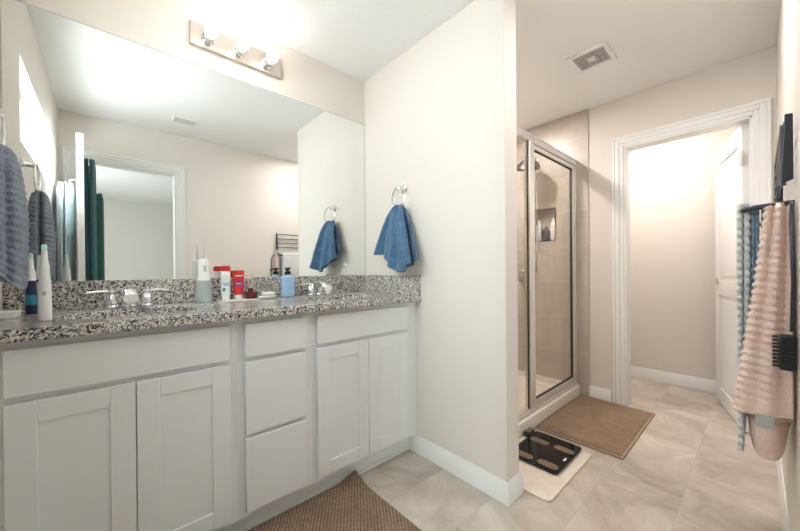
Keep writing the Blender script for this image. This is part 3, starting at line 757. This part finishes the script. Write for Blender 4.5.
# ================================================================ FAUCETS
def faucet(xc, label):
    t = thing('faucet', (xc, 1.80, ZC + 0.0006), label, 'faucet', 'widespread faucets')
    y = 1.79
    def L(prof, x): return MB().lathe([(r, z + ZC + 0.0006) for r, z in prof], 20, Matrix.Translation((x, y, 0)))
    for s in (-1, 1):
        x = xc + s * 0.0575
        h = obj('tap_body', L([(0.026, 0), (0.026, 0.008), (0.021, 0.013), (0.0215, 0.03), (0.018, 0.046), (0.013, 0.054), (0.012, 0.062), (0.015, 0.066), (0.014, 0.074), (0.004, 0.077)], x), M_CHROME, t)
        obj('lever', MB().tube([(x, y, ZC + 0.070), (x + s * 0.03, y, ZC + 0.072), (x + s * 0.075, y + 0.004, ZC + 0.069)], [0.0075, 0.006, 0.005], 10), M_CHROME, h)
    sp = MB()
    path = [(y, 0.0, 0.021), (y, 0.03, 0.021), (y - 0.006, 0.055, 0.022), (y - 0.03, 0.068, 0.023), (y - 0.07, 0.062, 0.024), (y - 0.105, 0.045, 0.024)]
    rings = []
    for i, (yy, zz, r) in enumerate(path):
        q = path[min(i + 1, 5)]; p = path[max(i - 1, 0)]
        ang = math.atan2(q[1] - p[1], -(q[0] - p[0]))
        ring = []
        for k in range(16):
            a = 2 * pi * k / 16
            cx_ = r * math.copysign(abs(cos(a)) ** 0.6, cos(a)); cz_ = 0.8 * r * math.copysign(abs(sin(a)) ** 0.6, sin(a))
            ring.append((xc + cx_, yy + cz_ * sin(ang), ZC + zz + cz_ * cos(ang)))
        rings.append([(p_[0], p_[1], max(p_[2], ZC + 0.0006)) for p_ in ring])
    fs = [(i * 16 + k, i * 16 + (k + 1) % 16, (i + 1) * 16 + (k + 1) % 16, (i + 1) * 16 + k) for i in range(5) for k in range(16)]
    fs += [tuple(range(16))[::-1], tuple(80 + k for k in range(16))]
    sp.add([v for r in rings for v in r], fs, True)
    obj('spout', sp, M_CHROME, t)
    obj('spout_base', L([(0.028, 0), (0.028, 0.007), (0.023, 0.012)], xc), M_CHROME, t)
faucet(0.0700, 'chrome two handle faucet at the left sink by the toothbrushes')
faucet(0.9620, 'chrome two handle faucet at the right sink by the blue soap bottle')

# ================================================================ COUNTER ITEMS
def toothbrush(x, y, body_mat, band, label):
    t = thing('electric_toothbrush', (x, y, ZC), label, 'toothbrush', None)
    T = Matrix.Translation((x, y, ZC + 0.0006))
    obj('handle', MB().lathe([(0.0145, 0), (0.0155, 0.003), (0.0155, 0.05), (0.0145, 0.09), (0.0125, 0.122)] if band else [(0.014, 0), (0.0155, 0.003), (0.0155, 0.06), (0.0145, 0.11), (0.0125, 0.14)], 18, T), body_mat, t)
    z0 = 0.122 if band else 0.14
    obj('neck', MB().lathe([(0.0122, z0), (0.0118, z0 + 0.03), (0.0085, z0 + 0.045), (0.0068, z0 + 0.08)], 14, T), M_WHITEPL, t)
    hb = MB().box(-0.006, 0.006, -0.005, 0.004, z0 + 0.075, z0 + 0.100)
    obj('brush_head', xf(hb, T), M_WHITEPL, t, 0.003)
    obj('bristles', xf(MB().box(-0.0055, 0.0055, -0.017, -0.005, z0 + 0.079, z0 + 0.098), T), M_MINT, t, 0.002)
    if band: obj('grip_band', MB().lathe([(0.0158, 0.035), (0.0162, 0.037), (0.0160, 0.068), (0.0156, 0.07)], 18, T), M_TEALPL, t)
    else: obj('power_button', xf(MB().box(-0.004, 0.004, -0.0165, -0.013, 0.08, 0.092), T), M_GREYPRINT, t, 0.002)
    return t
toothbrush(-0.208, 1.775, M_NAVYPL, True, 'navy electric toothbrush with a teal band standing by the hanging slate towel')
toothbrush(-0.1475, 1.505, M_WHITEPL, False, 'white electric toothbrush standing in front of the navy one')
o = obj('soap_box', MB().prism(rrect(-0.285, -0.225, 1.655, 1.735, 0.012), ZC + 0.0003, ZC + 0.022), M_WHITEPL, None, 0.003)
tag(o, 'low white plastic box at the left end of the counter under the towel', 'box')

# water flosser
fx, fy = 0.348, 1.80
t = thing('water_flosser', (fx, fy, ZC), 'white water flosser with a clear tank standing on the counter left of the tray', 'water flosser')
T = Matrix.Translation((fx, fy, ZC + 0.0006))
obj('tank', MB().lathe([(0.034, 0), (0.036, 0.004), (0.032, 0.05), (0.0265, 0.108)], 22, T), M_CLEARPL, t)
obj('rinse', MB().lathe([(0.030, 0.004), (0.0325, 0.006), (0.0315, 0.028), (0.005, 0.0285)], 22, T), M_TEALLIQ, t)
obj('handle', MB().lathe([(0.027, 0.106), (0.027, 0.115), (0.024, 0.13), (0.024, 0.195), (0.022, 0.207), (0.012, 0.211)], 22, T), M_WHITEPL, t)
obj('nozzle', MB().tube([(fx, fy, ZC + 0.208), (fx, fy, ZC + 0.258), (fx, fy - 0.004, ZC + 0.285)], [0.006, 0.004, 0.0025], 10), M_CLEARPL, t)
obj('switch', xf(MB().box(-0.006, 0.006, -0.0265, -0.022, 0.15, 0.18), T), M_GREYPRINT, t, 0.002)

# tray with tubes
tray = MB().prism(rrect(0.409, 0.628, 1.755, 1.855, 0.012), ZC + 0.0003, ZC + 0.006)
tr = obj('vanity_tray', tray, M_PORC, None, 0.002); tag(tr, 'thin white tray holding toothpaste tubes at the back of the counter', 'tray')
TZ = ZC + 0.0063
def tube_standing(name, x, y, w, h, mat, label, capmat, caph, ang):
    t = thing(name, (x, y, TZ), label, 'toothpaste')
    M = Matrix.Translation((x, y, TZ)) @ Matrix.Rotation(ang, 4, 'Z')
    mb = MB(); n = 20; K = 8; vs = []
    for i in range(K + 1):
        s = i / K; z = caph + (h - caph) * s
        rx = w / 2 * (0.86 + 0.14 * s); ry = 0.017 * (1 - s) + 0.0022
        for k in range(n): vs.append(M @ Vector((rx * cos(2 * pi * k / n), ry * sin(2 * pi * k / n), z)))
    fs = [(i * n + k, i * n + (k + 1) % n, (i + 1) * n + (k + 1) % n, (i + 1) * n + k) for i in range(K) for k in range(n)] + [tuple(range(n))[::-1], tuple(K * n + k for k in range(n))]
    mb.add(vs, fs, True)
    obj('tube_body', mb, mat, t)
    obj('cap', MB().lathe([(w * 0.36, 0), (w * 0.38, 0.003), (w * 0.36, caph)], 18, M, 1, 0.75), capmat, t)
    return t, M
aface = radians(-15)
t1, Mt = tube_standing('toothpaste_tube', 0.446, 1.808, 0.046, 0.172, M_WHITEPL, 'white toothpaste tube with a red end standing on the tray', M_WHITEPL, 0.022, aface)
def patch(parent, M, x0, x1, z0, z1, y, mat, name='printed_mark'):
    return obj(name, xf(MB().box(x0, x1, y - 0.0012, y, z0, z1), M), mat, parent)
obj('red_end', xf(MB().prism(rrect(-0.0232, 0.0232, 0.144, 0.1724, 0.009), -0.0075, 0.0075, Matrix.Rotation(pi / 2, 4, 'X')), Mt), M_REDPL, t1, 0.003)
obj('round_emblem', MB().tube([Mt @ Vector((0.009 * cos(a), -0.0108, 0.113 + 0.009 * sin(a))) for a in [2 * pi * k / 16 for k in range(16)]], 0.0016, 6, closed=True), M_GREYPRINT, t1)
patch(t1, Mt, -0.015, 0.017, 0.082, 0.086, -0.0135, M_PAPERBLUE); patch(t1, Mt, -0.010, 0.017, 0.072, 0.076, -0.0142, M_PAPERBLUE)
patch(t1, Mt, -0.014, 0.0, 0.044, 0.060, -0.0158, M_GREENPRINT)
t2, Mt2 = tube_standing('toothpaste_tube', 0.511, 1.822, 0.054, 0.148, M_REDPL, 'red toothpaste tube with a white cap standing on the tray', M_WHITEPL, 0.022, aface)
patch(t2, Mt2, -0.018, 0.018, 0.118, 0.122, -0.0085, M_WHITEPL); patch(t2, Mt2, -0.014, 0.016, 0.068, 0.092, -0.0125, M_PURPLEPRINT); patch(t2, Mt2, -0.012, 0.014, 0.078, 0.081, -0.0138, M_WHITEPL)
pf = thing('reed_diffuser', (0.561, 1.788, TZ), 'small dark red glass diffuser with pale sticks on the tray', 'diffuser')
obj('bottle', MB().prism(rrect(0.533, 0.589, 1.768, 1.808, 0.008), TZ, TZ + 0.036), M_DKRED, pf, 0.004)
obj('collar', MB().lathe([(0.013, 0.036), (0.013, 0.054), (0.009, 0.056)], 16, Matrix.Translation((0.561, 1.788, TZ))), M_DKRED, pf)
for dx, dy in ((0.010, 0.0), (0.004, 0.006), (-0.010, 0.004)):
    obj('reed', MB().tube([(0.561 + dx * 0.3, 1.788 + dy * 0.3, TZ + 0.03), (0.561 + dx * 1.6, 1.788 + dy * 1.6, TZ + 0.125)], 0.0018, 6), M_REED, pf)
sd = thing('soap_dish', (0.640, 1.762, ZC), 'small white dish with a bar of soap at the edge of the right sink', 'soap dish')
sdx, sdy = 0.640, 1.762
obj('dish', MB().lathe([(0.034, 0.0003), (0.040, 0.004), (0.046, 0.016), (0.044, 0.018), (0.036, 0.009), (0.003, 0.008)], 24, Matrix.Translation((sdx, sdy, ZC)), 1.1, 0.8), M_PORC, sd)
sb = obj('soap_bar', MB().prism(rrect(sdx - 0.032, sdx + 0.032, sdy - 0.02, sdy + 0.02, 0.014), ZC + 0.0185, ZC + 0.038), M_SOAP, None, 0.007, 3)
tag(sb, 'cream bar of soap lying in the small white dish', 'soap')
sd['label'] = 'small oval white soap dish right of the tray'
# pump bottle
px, py = 0.765, 1.795
pt = thing('soap_pump_bottle', (px, py, ZC), 'blue hand soap bottle with a black pump near the right sink', 'soap bottle')
obj('bottle_body', MB().prism(rrect(px - 0.036, px + 0.036, py - 0.022, py + 0.022, 0.014), ZC + 0.0003, ZC + 0.118), M_SOAPBLUE, pt, 0.008, 3)
obj('shoulder', MB().lathe([(0.026, 0.116), (0.018, 0.126), (0.014, 0.130)], 20, Matrix.Translation((px, py, ZC))), M_SOAPBLUE, pt)
pm = MB().lathe([(0.0165, 0.128), (0.0165, 0.146), (0.007, 0.148), (0.007, 0.156), (0.016, 0.157), (0.016, 0.168), (0.010, 0.170)], 18, Matrix.Translation((px, py, ZC)))
pm.tube([(px, py, ZC + 0.163), (px - 0.018, py - 0.024, ZC + 0.162), (px - 0.024, py - 0.032, ZC + 0.156)], [0.008, 0.006, 0.004], 8)
obj('pump', pm, M_BLACK, pt)

# ================================================================ TOWEL RINGS AND HANGING TOWELS
def towel_ring(post, nrm, ring_c, ring_r, tilt_dir, label):
    """post point on wall, wall normal nrm; ring centre and in-plane direction"""
    nrm = Vector(nrm); p = Vector(post)
    t = thing('towel_ring', p, label, 'towel ring', None)
    rot = nrm.to_track_quat('Z', 'Y').to_matrix().to_4x4()
    M = Matrix.Translation(p) @ rot
    obj('mounting_plate', MB().lathe([(0.026, 0), (0.026, 0.006), (0.012, 0.010), (0.010, 0.040), (0.014, 0.042), (0.014, 0.054), (0.006, 0.056)], 20, M), M_CHROME, t)
    td = Vector(tilt_dir).normalized()
    pts = [Vector(ring_c) + td * ring_r * cos(a) + Vector((0, 0, 1)) * ring_r * sin(a) for a in [2 * pi * k / 36 for k in range(36)]]
    obj('ring', MB().tube(pts, 0.0042, 8, closed=True), M_CHROME, t)
    return t
towel_ring((XE, 1.468, 1.592), (-1, 0, 0), (XE - 0.052, 1.470, 1.530), 0.068, (0.12, 1, 0), 'chrome towel ring on the partition wall above the countertop end')
towel_ring((XL, 1.520, 1.590), (1, 0, 0), (XL + 0.050, 1.520, 1.530), 0.070, (0, 1, 0), 'chrome towel ring on the left wall under the high window')

def drape(name, center, along, out, w0, w1, L, offs, folds, amp, mat, label, group=None, th=0.008, seed=0, ribs=0.0, rib_p=0.026, shear=0.0, wpow=0.7, nu=46, nv=60, hem=None, lean=0.0):
    """Folded hand towel through a ring: front and back sheets that meet at the top. along = width direction, out = away from wall"""
    c = Vector(center); al = Vector(along); ou = Vector(out)
    mb = MB()
    rnd = random.Random(seed); ph = rnd.random() * 6
    def sheet(sign):
        def fn(s, q):
            u = 2 * s - 1
            w = w0 + (w1 - w0) * (q ** wpow)
            Ln = L(s, sign)
            d = offs * sign * min(1, q * 5) * (0.55 + 0.45 * q)
            k = q ** 0.6
            fo = amp * k * (sin(folds * pi * u + ph + sign * 0.9) + 0.45 * sin(folds * 2.3 * pi * u + 2 * ph)) + (1 - k) * 0.006 * sin(9 * u + ph)
            fo += sign * 0.006 * (1 - u * u) - sign * 0.020 * math.exp(-((u - 0.02 + 0.22 * q) / 0.13) ** 2)
            rb = ribs * sin(2 * pi * q * Ln / rib_p) * min(1, q * 8) * sign
            nz = (mnoise.noise(Vector((u * 2.2 + seed, q * 3.1, sign * 3.0 + seed))) ) * 0.010 * k
            z = -q * Ln + (1 - min(1, q * 9)) ** 2 * 0.004 * (1 - sign)
            return c + al * (u * w + shear * q + nz * 0.6 + ribs * 0.8 * abs(u) * sin(2 * pi * q * Ln / rib_p + 1.0)) + ou * (d + fo + rb + nz + lean * q) + Vector((0, 0, z))
        return fn
    mb.grid(sheet(1), nu, nv); mb.grid(sheet(-1), nu, nv)
    o = obj(name, mb, mat, None, solid=th, origin=c)
    tag(o, label, 'towel', group)
    return o
# blue towel on the partition: the along axis is -y (to the right in the picture)
def Lblue(s, sg):
    base = 0.29 + 0.11 * max(0, min(1, (s - 0.15) / 0.45)) - 0.05 * max(0, (s - 0.72) / 0.28)
    return base + (0.0 if sg > 0 else -0.03)
drape('hand_towel', (XE - 0.054, 1.478, 1.479), Vector((-0.10, -0.995, 0)), (-1, 0, 0), 0.050, 0.182, Lblue, 0.022, 2.0, 0.022, T_BLUE, 'denim blue hand towel hanging from the ring on the partition wall', None, 0.009, 3, wpow=0.8, shear=0.012, lean=0.026)
def bundle(name, c, al, ou, ztop, zbot, ra, ro, mat, label, seed):
    mb = MB(); c = Vector(c); al = Vector(al); ou = Vector(ou); nu, nv = 72, 90
    def fn(s, q):
        a = 2 * pi * s; z = ztop - (ztop - zbot) * q
        k = 1 - (1 - min(1, q / 0.55)) ** 2.2
        fa = ra[0] + (ra[1] - ra[0]) * k; fo = ro[0] + (ro[1] - ro[0]) * k
        cap = math.sqrt(max(0.0, 1 - (1 - min(1, q / 0.06)) ** 2)) * (0.35 + 0.65) if q < 0.06 else 1
        fold = 1 - 0.34 * math.exp(-((math.sin((a - 0.25) / 2)) / 0.10) ** 2) - 0.20 * math.exp(-((math.sin((a - 2.6) / 2)) / 0.10) ** 2) - 0.22 * math.exp(-((math.sin((a + 2.1) / 2)) / 0.12) ** 2)
        rib = 1 + 0.032 * sin(2 * pi * z / 0.021 + 1.2 * sin(a))
        nz = 1 + 0.10 * mnoise.noise(Vector((cos(a) * 1.5 + seed, sin(a) * 1.5, q * 3)))
        r = cap * fold * rib * nz
        ragged = (0.03 * sin(a * 2 + 1) * q ** 4)
        return c + al * (cos(a) * fa * r) + ou * (sin(a) * fo * r) + Vector((0, 0, z + ragged))
    mb.grid(fn, nu, nv)
    n = nu + 1
    mb.add([fn(i / nu, 1.0) for i in range(nu)], [tuple(range(nu))], True)
    o = obj(name, mb, mat, None, origin=(c.x, c.y, ztop))
    return tag(o, label, 'towel')
bundle('hand_towel', (XL + 0.058, 1.515, 0), (0, 1, 0), (1, 0, 0), 1.478, 1.075, (0.050, 0.125), (0.020, 0.047), T_SLATE, 'slate blue ribbed hand towel hanging from the left wall ring', 8)
# wall outlet half hidden behind the blue towel
ot = thing('wall_outlet', (XE, 1.600, 1.165), 'white outlet plate half hidden under the blue hand towel', 'outlet')
obj('cover_plate', B(XE - 0.006, XE - 0.0005, 1.565, 1.635, 1.108, 1.222), M_TRIM, ot, 0.002)
for zc in (1.145, 1.185): obj('receptacle', B(XE - 0.008, XE - 0.006, 1.583, 1.617, zc - 0.014, zc + 0.014), M_WHITEPL, ot, 0.001)

# garments on the entry door (seen in the mirror)
def hang(name, x, y0, y1, z0, z1, thick, folds, amp, mat, label, cat, seed, out=1, taper=0.93, bulge=0.0):
    """gathered cloth hanging flat against a door face; x is the face, out the side it hangs on"""
    mb = MB(); nu, nv = 40, 40; yc = (y0 + y1) / 2; hw = (y1 - y0) / 2
    rnd = random.Random(seed); ph = rnd.random() * 6
    def sheet(sg):
        def fn(s, q):
            u = 2 * s - 1
            w = hw * (taper + (1 - taper) * min(1, q * 3) ** 0.6)
            d = thick * (0.5 + 0.5 * sg * math.sqrt(max(0, 1 - u * u * 0.98)) * min(1, 0.8 + q * 4))
            d += (amp * sin(folds * pi * u + ph + 0.5 * q) * (0.4 + 0.6 * q)) if sg > 0 else 0
            return Vector((x + out * (0.006 + d + bulge * q), yc + u * w, z1 - q * (z1 - z0) - 0.02 * (u * u) * (1 if q < 0.02 else 0)))
        return fn
    mb.grid(sheet(1), nu, nv); mb.grid(sheet(-1), nu, nv)
    o = obj(name, mb, mat, None, solid=0.004, origin=(x, yc, z1))
    return tag(o, label, cat)
XDF = -0.139
hang('bath_towel', XDF, 0.09, 0.335, 0.75, 1.985, 0.068, 3.2, 0.006, T_TEAL, 'deep teal bath towel hanging on the entry door, seen in the mirror', 'towel', 2)
hang('bath_towel', XDF + 0.004, -0.05, 0.088, 0.70, 1.765, 0.108, 2.4, 0.006, T_TEAL2, 'bottle green bath towel beside the teal one on the entry door, seen in the mirror', 'towel', 5)
hang('bathrobe', -0.176, 0.12, 0.52, 0.62, 1.76, 0.085, 3.0, 0.008, T_ROBE, 'pale blue bathrobe hanging behind the entry door, seen in the mirror', 'bathrobe', 9, out=-1, taper=0.45)
for yy, zz, xx, s in ((0.21, 1.985, XDF - 0.003, 1), (0.03, 1.765, XDF - 0.001, 1), (0.32, 1.765, -0.173, -1)):
    obj('hook', MB().tube([(xx, yy, zz + 0.03), (xx + s * 0.03, yy, zz + 0.02), (xx + s * 0.034, yy, zz - 0.012), (xx + s * 0.05, yy, zz - 0.012), (xx + s * 0.054, yy, zz + 0.004)], 0.004, 8), M_CHROME, d1)

# ================================================================ TOWEL RACK ON THE RIGHT
RX0, RX1 = 1.500, 2.10
rk = thing('towel_rack', ((RX0 + RX1) / 2, YR, 1.27), 'black wall towel rack with its rod shelf folded up', 'towel rack')
# folded-up shelf: rounded frame with rods
def arc(c, a0, a1, r, e1, e2, n=6): return [Vector(c) + Vector(e1) * r * cos(a0 + (a1 - a0) * k / n) + Vector(e2) * r * sin(a0 + (a1 - a0) * k / n) for k in range(n + 1)]
ysh = -0.048
r = 0.025
pts = [Vector((RX0, ysh, 1.335)), Vector((RX0, ysh, 1.5))] + arc((RX0 + r, ysh, 1.525 - r), pi, pi / 2, r, (1, 0, 0), (0, 0, 1)) + arc((RX1 - r, ysh, 1.525 - r), pi / 2, 0, r, (1, 0, 0), (0, 0, 1)) + [Vector((RX1, ysh, 1.335))]
obj('shelf_frame', MB().tube(pts, 0.0055, 8), M_RACK, rk)
for zz in (1.474, 1.424, 1.374): obj('rod', MB().tube([(RX0, ysh, zz), (RX1, ysh, zz)], 0.0045, 8), M_RACK, rk)
for x in (RX0 - 0.004, RX1 - 0.002):
    bk = MB().prism([(-0.0505, 1.545), (-0.0665, 1.543), (-0.0672, 1.350), (-0.0440, 1.340), (-0.0450, 1.365)], x - 0.004, x + 0.004, Matrix(((0, 0, 1, 0), (1, 0, 0, 0), (0, 1, 0, 0), (0, 0, 0, 1))))
    bo = obj('bracket', bk, M_RACK, rk, 0.002)
    obj('strut', MB().tube([(x, -0.040, 1.335), (x, -0.036, 1.30), (x, -0.040, 1.285)], 0.003, 8), M_RACK, bo)
# lower arm frame
yf = 0.034; za = 1.278
pts = [Vector((RX0, YR + 0.004, za + 0.004)), Vector((RX0, yf - 0.02, za))] + arc((RX0 + 0.018, yf - 0.018, za - 0.002), pi, pi / 2, 0.018, (1, 0, 0), (0, 1, 0)) + arc((RX1 - 0.018, yf - 0.018, za - 0.002), pi / 2, 0, 0.018, (1, 0, 0), (0, 1, 0)) + [Vector((RX1, YR + 0.004, za + 0.004))]
obj('arm_frame', MB().tube(pts, 0.0085, 10), M_RACK, rk)
for yy in (0.0085, -0.0135, -0.046): obj('rod', MB().tube([(RX0, yy, za - 0.001), (RX1, yy, za - 0.001)], 0.0045, 8), M_RACK, rk)
obj('hook', MB().tube([(RX0 + 0.012, -0.036, za + 0.008), (RX0 + 0.012, -0.034, za + 0.022), (RX0 + 0.012, -0.044, za + 0.024)], 0.005, 8), M_BLACK, rk)

def rod_towel(name, y, x0, x1, ztop, zf, zb, gap, th, mat, label, rib=0.003, rp=0.027, seed=0, flare=0.0, wob=0.004, lean=0.0):
    """towel folded over a rod that runs along x: front leg to zf, back leg to zb"""
    mb = MB(); rnd = random.Random(seed); ph = rnd.random() * 6
    prof = []
    nF = int((ztop - zf) / 0.005); nB = int((ztop - zb) / 0.005)
    for i in range(nF, 0, -1):
        z = ztop - (ztop - zf) * i / nF; prof.append((gap + lean * (ztop - z), z, 1))
    for k in range(9):
        a = pi * k / 8; prof.append((gap * cos(a), ztop + gap * 0.9 * sin(a), 0))
    for i in range(1, nB + 1):
        z = ztop - (ztop - zb) * i / nB; prof.append((-gap + lean * (ztop - z) * 0.8, z, -1))
    n = len(prof)
    nx = 24
    def fn(s, q):
        i = min(n - 1, int(round(q * (n - 1)))); yy, z, sg = prof[i]
        x = x0 + (x1 - x0) * s
        dz = ztop - z
        rb = rib * sin(2 * pi * z / rp) * sg
        wv = wob * min(1, dz * 4) * sin(9 * s + ph) * (1 if sg >= 0 else 0.6) + flare * sg * dz
        edge = 0.006 * sin(2 * pi * z / rp + 0.6) * (1 if sg else 0)
        return Vector((x + (-edge if s < 0.01 else 0), y + yy + rb + wv, z))
    mb.grid(fn, nx, n - 1)
    o = obj(name, mb, mat, None, solid=th, origin=((x0 + x1) / 2, y, ztop))
    return tag(o, label, 'towel')
rod_towel('bath_towel', yf, RX0 + 0.027, 2.0, za + 0.009, 0.50, 0.82, 0.0078, 0.0140, T_PALE, 'pale blue-grey bath towel on the outermost bar of the rack', 0.0010, 0.026, 1, flare=0.0, wob=0.0)
rod_towel('bath_towel', 0.0085, RX0 + 0.025, 1.98, za + 0.005, 0.80, 0.82, 0.0044, 0.0080, T_DUSK, 'dusty blue ribbed bath towel on the rack next to the pale one', 0.0008, 0.027, 2, wob=0.0)
rod_towel('bath_towel', -0.0135, RX0 + 0.026, 1.95, za + 0.005, 0.80, 0.81, 0.0046, 0.0084, T_GREY, 'grey ribbed bath towel on the rack behind the pink one', 0.0008, 0.027, 3, wob=0.0)
# pink towel hanging from the near end, broad side to the room
def pink():
    mb = MB(); nu, nv = 50, 130
    ztop = za - 0.006; Lp = 0.635
    def sheet(layer):
        def fn(s, q):
            # s: 0 = left edge (+y) .. 1 = wall side
            yl = -0.012 + 0.068 * q ** 1.15; yr = -0.066 + 0.002 * q
            y = yl + (yr - yl) * s
            L = Lp * (1.0 - 0.015 * s) if layer == 0 else Lp * 0.96
            z = ztop - q * L + 0.012 * sin(pi * s)*(1-q)
            fold = 0.010 * sin(2.2 * 2 * pi * s + 0.4 - 0.8 * q) * (0.5 + 0.5 * (1 - q)) 
            rb = 0.0055 * sin(2 * pi * z / 0.0235 + 3 * s) * (0.35 + 0.65 * (1 - abs(2 * s - 0.9)))
            rb *= 1 - max(0, (q - 0.78) / 0.22)
            x = RX0 - 0.008 - 0.018 * sin(pi * min(1, s * 1.05)) * q ** 0.5 - fold - rb + (0.007 if layer else 0)
            e = 0.0035 * sin(2 * pi * z / 0.0235) * max(0, 1 - s * 5)
            return Vector((x, y + e, z))
        return fn
    mb.grid(sheet(0), nu, nv); mb.grid(sheet(1), 20, 60)
    o = obj('bath_towel', mb, T_PINK, None, solid=0.006, origin=(RX0, -0.03, ztop))
    tag(o, 'blush pink towel spread over the near end of the rack with a grey label', 'towel')
    obj('care_label', B(RX0 - 0.046, RX0 - 0.042, -0.028, 0.008, 0.612, 0.652), M_TAG, o, 0.001)
    return o
pink()
# lower pink towel, looped with a rounded end
def pinklow():
    mb = MB()
    def fn(s, q):
        a = 2 * pi * s
        z = 0.79 - q * 0.305
        w = 0.047 * (1 - max(0, (q - 0.72) / 0.28) ** 4 * 0.35) * (0.80 + 0.2 * sin(pi * min(1, q * 1.15)))
        rib = 0.003 * sin(2 * pi * z / 0.022) * (1 if q < 0.62 else 0)
        return Vector((RX0 + 0.085 + (0.055 * (1 - 0.3 * max(0, (q - .75) * 4))) * cos(a) + rib * cos(a), -0.0165 + (w + rib) * sin(a), z))
    mb.grid(fn, 40, 60)
    n = 41
    mb.add([fn(i / 40, 1.0) for i in range(40)], [tuple(range(40))], True)
    mb.add([fn(i / 40, 0.0) for i in range(40)], [tuple(range(40))], True)
    o = obj('hand_towel', mb, T_PINK, None, origin=(RX0 + 0.085, -0.0165, 0.79))
    return tag(o, 'rounded pale pink towel bundle hanging lowest below the pink towel', 'towel')
pinklow()
# hanging brush
bx = RX0 - 0.066
br = thing('bath_brush', (bx, -0.055, za), 'black long handled brush hanging in front of the pink towel', 'brush')
obj('handle', MB().tube([(RX0 - 0.013, -0.062, za + 0.006), (bx + 0.014, -0.062, za - 0.010), (bx + 0.002, -0.0610, za - 0.06), (bx, -0.0640, 1.05), (bx, -0.060, 0.91)], [0.004, 0.005, 0.0055, 0.005, 0.004], 8), M_RACK, br)
obj('brush_head', B(bx - 0.014, bx + 0.008, -0.070, -0.036, 0.80, 0.902), M_BLACK, br, 0.006)
bs = MB()
for i in range(9):
    zz = 0.808 + i * 0.0105
    bs.box(bx - 0.010, bx + 0.006, -0.0365, -0.024, zz, zz + 0.005)
    bs.box(bx - 0.017, bx - 0.0138, -0.066, -0.040, zz, zz + 0.004)
obj('bristles', bs, M_BLACK, br)

# ================================================================ FLOOR ITEMS
def rugmesh(x0, x1, y0, y1, h, nu, nv, curl=None, amp=0.002, rad=0.02):
    def fn(s, q):
        x = x0 + (x1 - x0) * s; y = y0 + (y1 - y0) * q
        z = h
        e = min(min(s, 1 - s) * (x1 - x0), min(q, 1 - q) * (y1 - y0))
        z *= min(1.0, 0.45 + e / 0.012 * 0.55)
        z += amp * mnoise.noise(Vector((x * 14, y * 14, 0.3))) * (1 if e > 0.01 else 0)
        if curl: z += curl(x, y)
        return Vector((x, y, z))
    mb = MB().grid(fn, nu, nv)
    # skirt to floor
    def edge(fn2, n):
        top = [fn2(i / n) for i in range(n + 1)]
        lo = [Vector((p.x, p.y, max(0.0008, p.z - h * 0.45 - 0.002))) for p in top]
        mb.add(top + lo, [(i, i + 1, n + 1 + i + 1, n + 1 + i) for i in range(n)])
    edge(lambda a: fn(a, 0), nu); edge(lambda a: fn(a, 1), nu); edge(lambda a: fn(0, a), nv); edge(lambda a: fn(1, a), nv)
    return mb
def curl(x, y):
    d = max(0, y - 1.30) / 0.12
    k = max(0, 1 - abs(x - 0.955) / 0.10)
    return 0.028 * d ** 1.6 * k + 0.010 * d ** 2
rg = obj('bath_rug', rugmesh(0.02, 0.965, 0.86, 1.420, 0.016, 90, 60, curl), M_RUG, None, origin=(0.5, 1.14, 0)); tag(rg, 'brown ribbed rug lying in front of the vanity cabinets', 'rug')
mt = thing('bath_mat', (2.60, 0.79, 0), 'tan plush bath mat lying in front of the shower door', 'bath mat')
obj('pile', rugmesh(2.19, 3.015, 0.535, 1.030, 0.014, 80, 50), M_MAT, mt)
e = MB()
for (a0, a1, b0, b1) in ((2.172, 3.024, 0.520, 0.536), (2.172, 2.191, 0.536, 1.031), (3.014, 3.024, 0.536, 1.031)):
    e.box(a0, a1, b0, b1, 0.0006, 0.009)
obj('binding', e, M_RUGEDGE, mt, 0.003)

st = obj('stone_bath_mat', MB().prism(rrect(1.520, 2.100, 0.652, 1.028, 0.03, 6), 0.0005, 0.0095), M_STONE, None, 0.003); tag(st, 'cream stone bath mat lying under the black bathroom scale', 'bath mat')
sc = thing('bathroom_scale', (1.91, 0.84, 0.0098), 'black glass bathroom scale lying on the cream stone mat', 'bathroom scale')
obj('base', MB().prism(rrect(1.738, 2.084, 0.710, 0.976, 0.02, 5), 0.0098, 0.022), M_BLACK, sc, 0.002)
obj('glass_top', MB().prism(rrect(1.730, 2.092, 0.702, 0.984, 0.026, 6), 0.022, 0.029), M_BLACKGLOSS, sc, 0.0015)
for px_, py_ in ((1.774, 0.772), (1.987, 0.768), (1.980, 0.910), (1.768, 0.908)):
    obj('foot_pad', MB().prism(rrect(px_ - 0.026, px_ + 0.026, py_ - 0.056, py_ + 0.056, 0.0255, 7), 0.029, 0.0296), M_PADS, sc)
obj('display_mark', B(1.870, 1.905, 0.722, 0.731, 0.029, 0.0296), M_WHITEPL, sc)
kb = thing('unidentified_block', (2.045, 1.006, 0.0098), 'small black block with a tan top lying behind the scale', 'block')  # unidentified dark object, modelled as a plain block
obj('block_body', MB().prism(rrect(1.995, 2.085, 0.987, 1.024, 0.01), 0.0098, 0.040), M_BLACK, kb, 0.004)
obj('tan_top', MB().prism(rrect(2.003, 2.077, 0.992, 1.019, 0.008), 0.040, 0.043), M_PADS, kb)
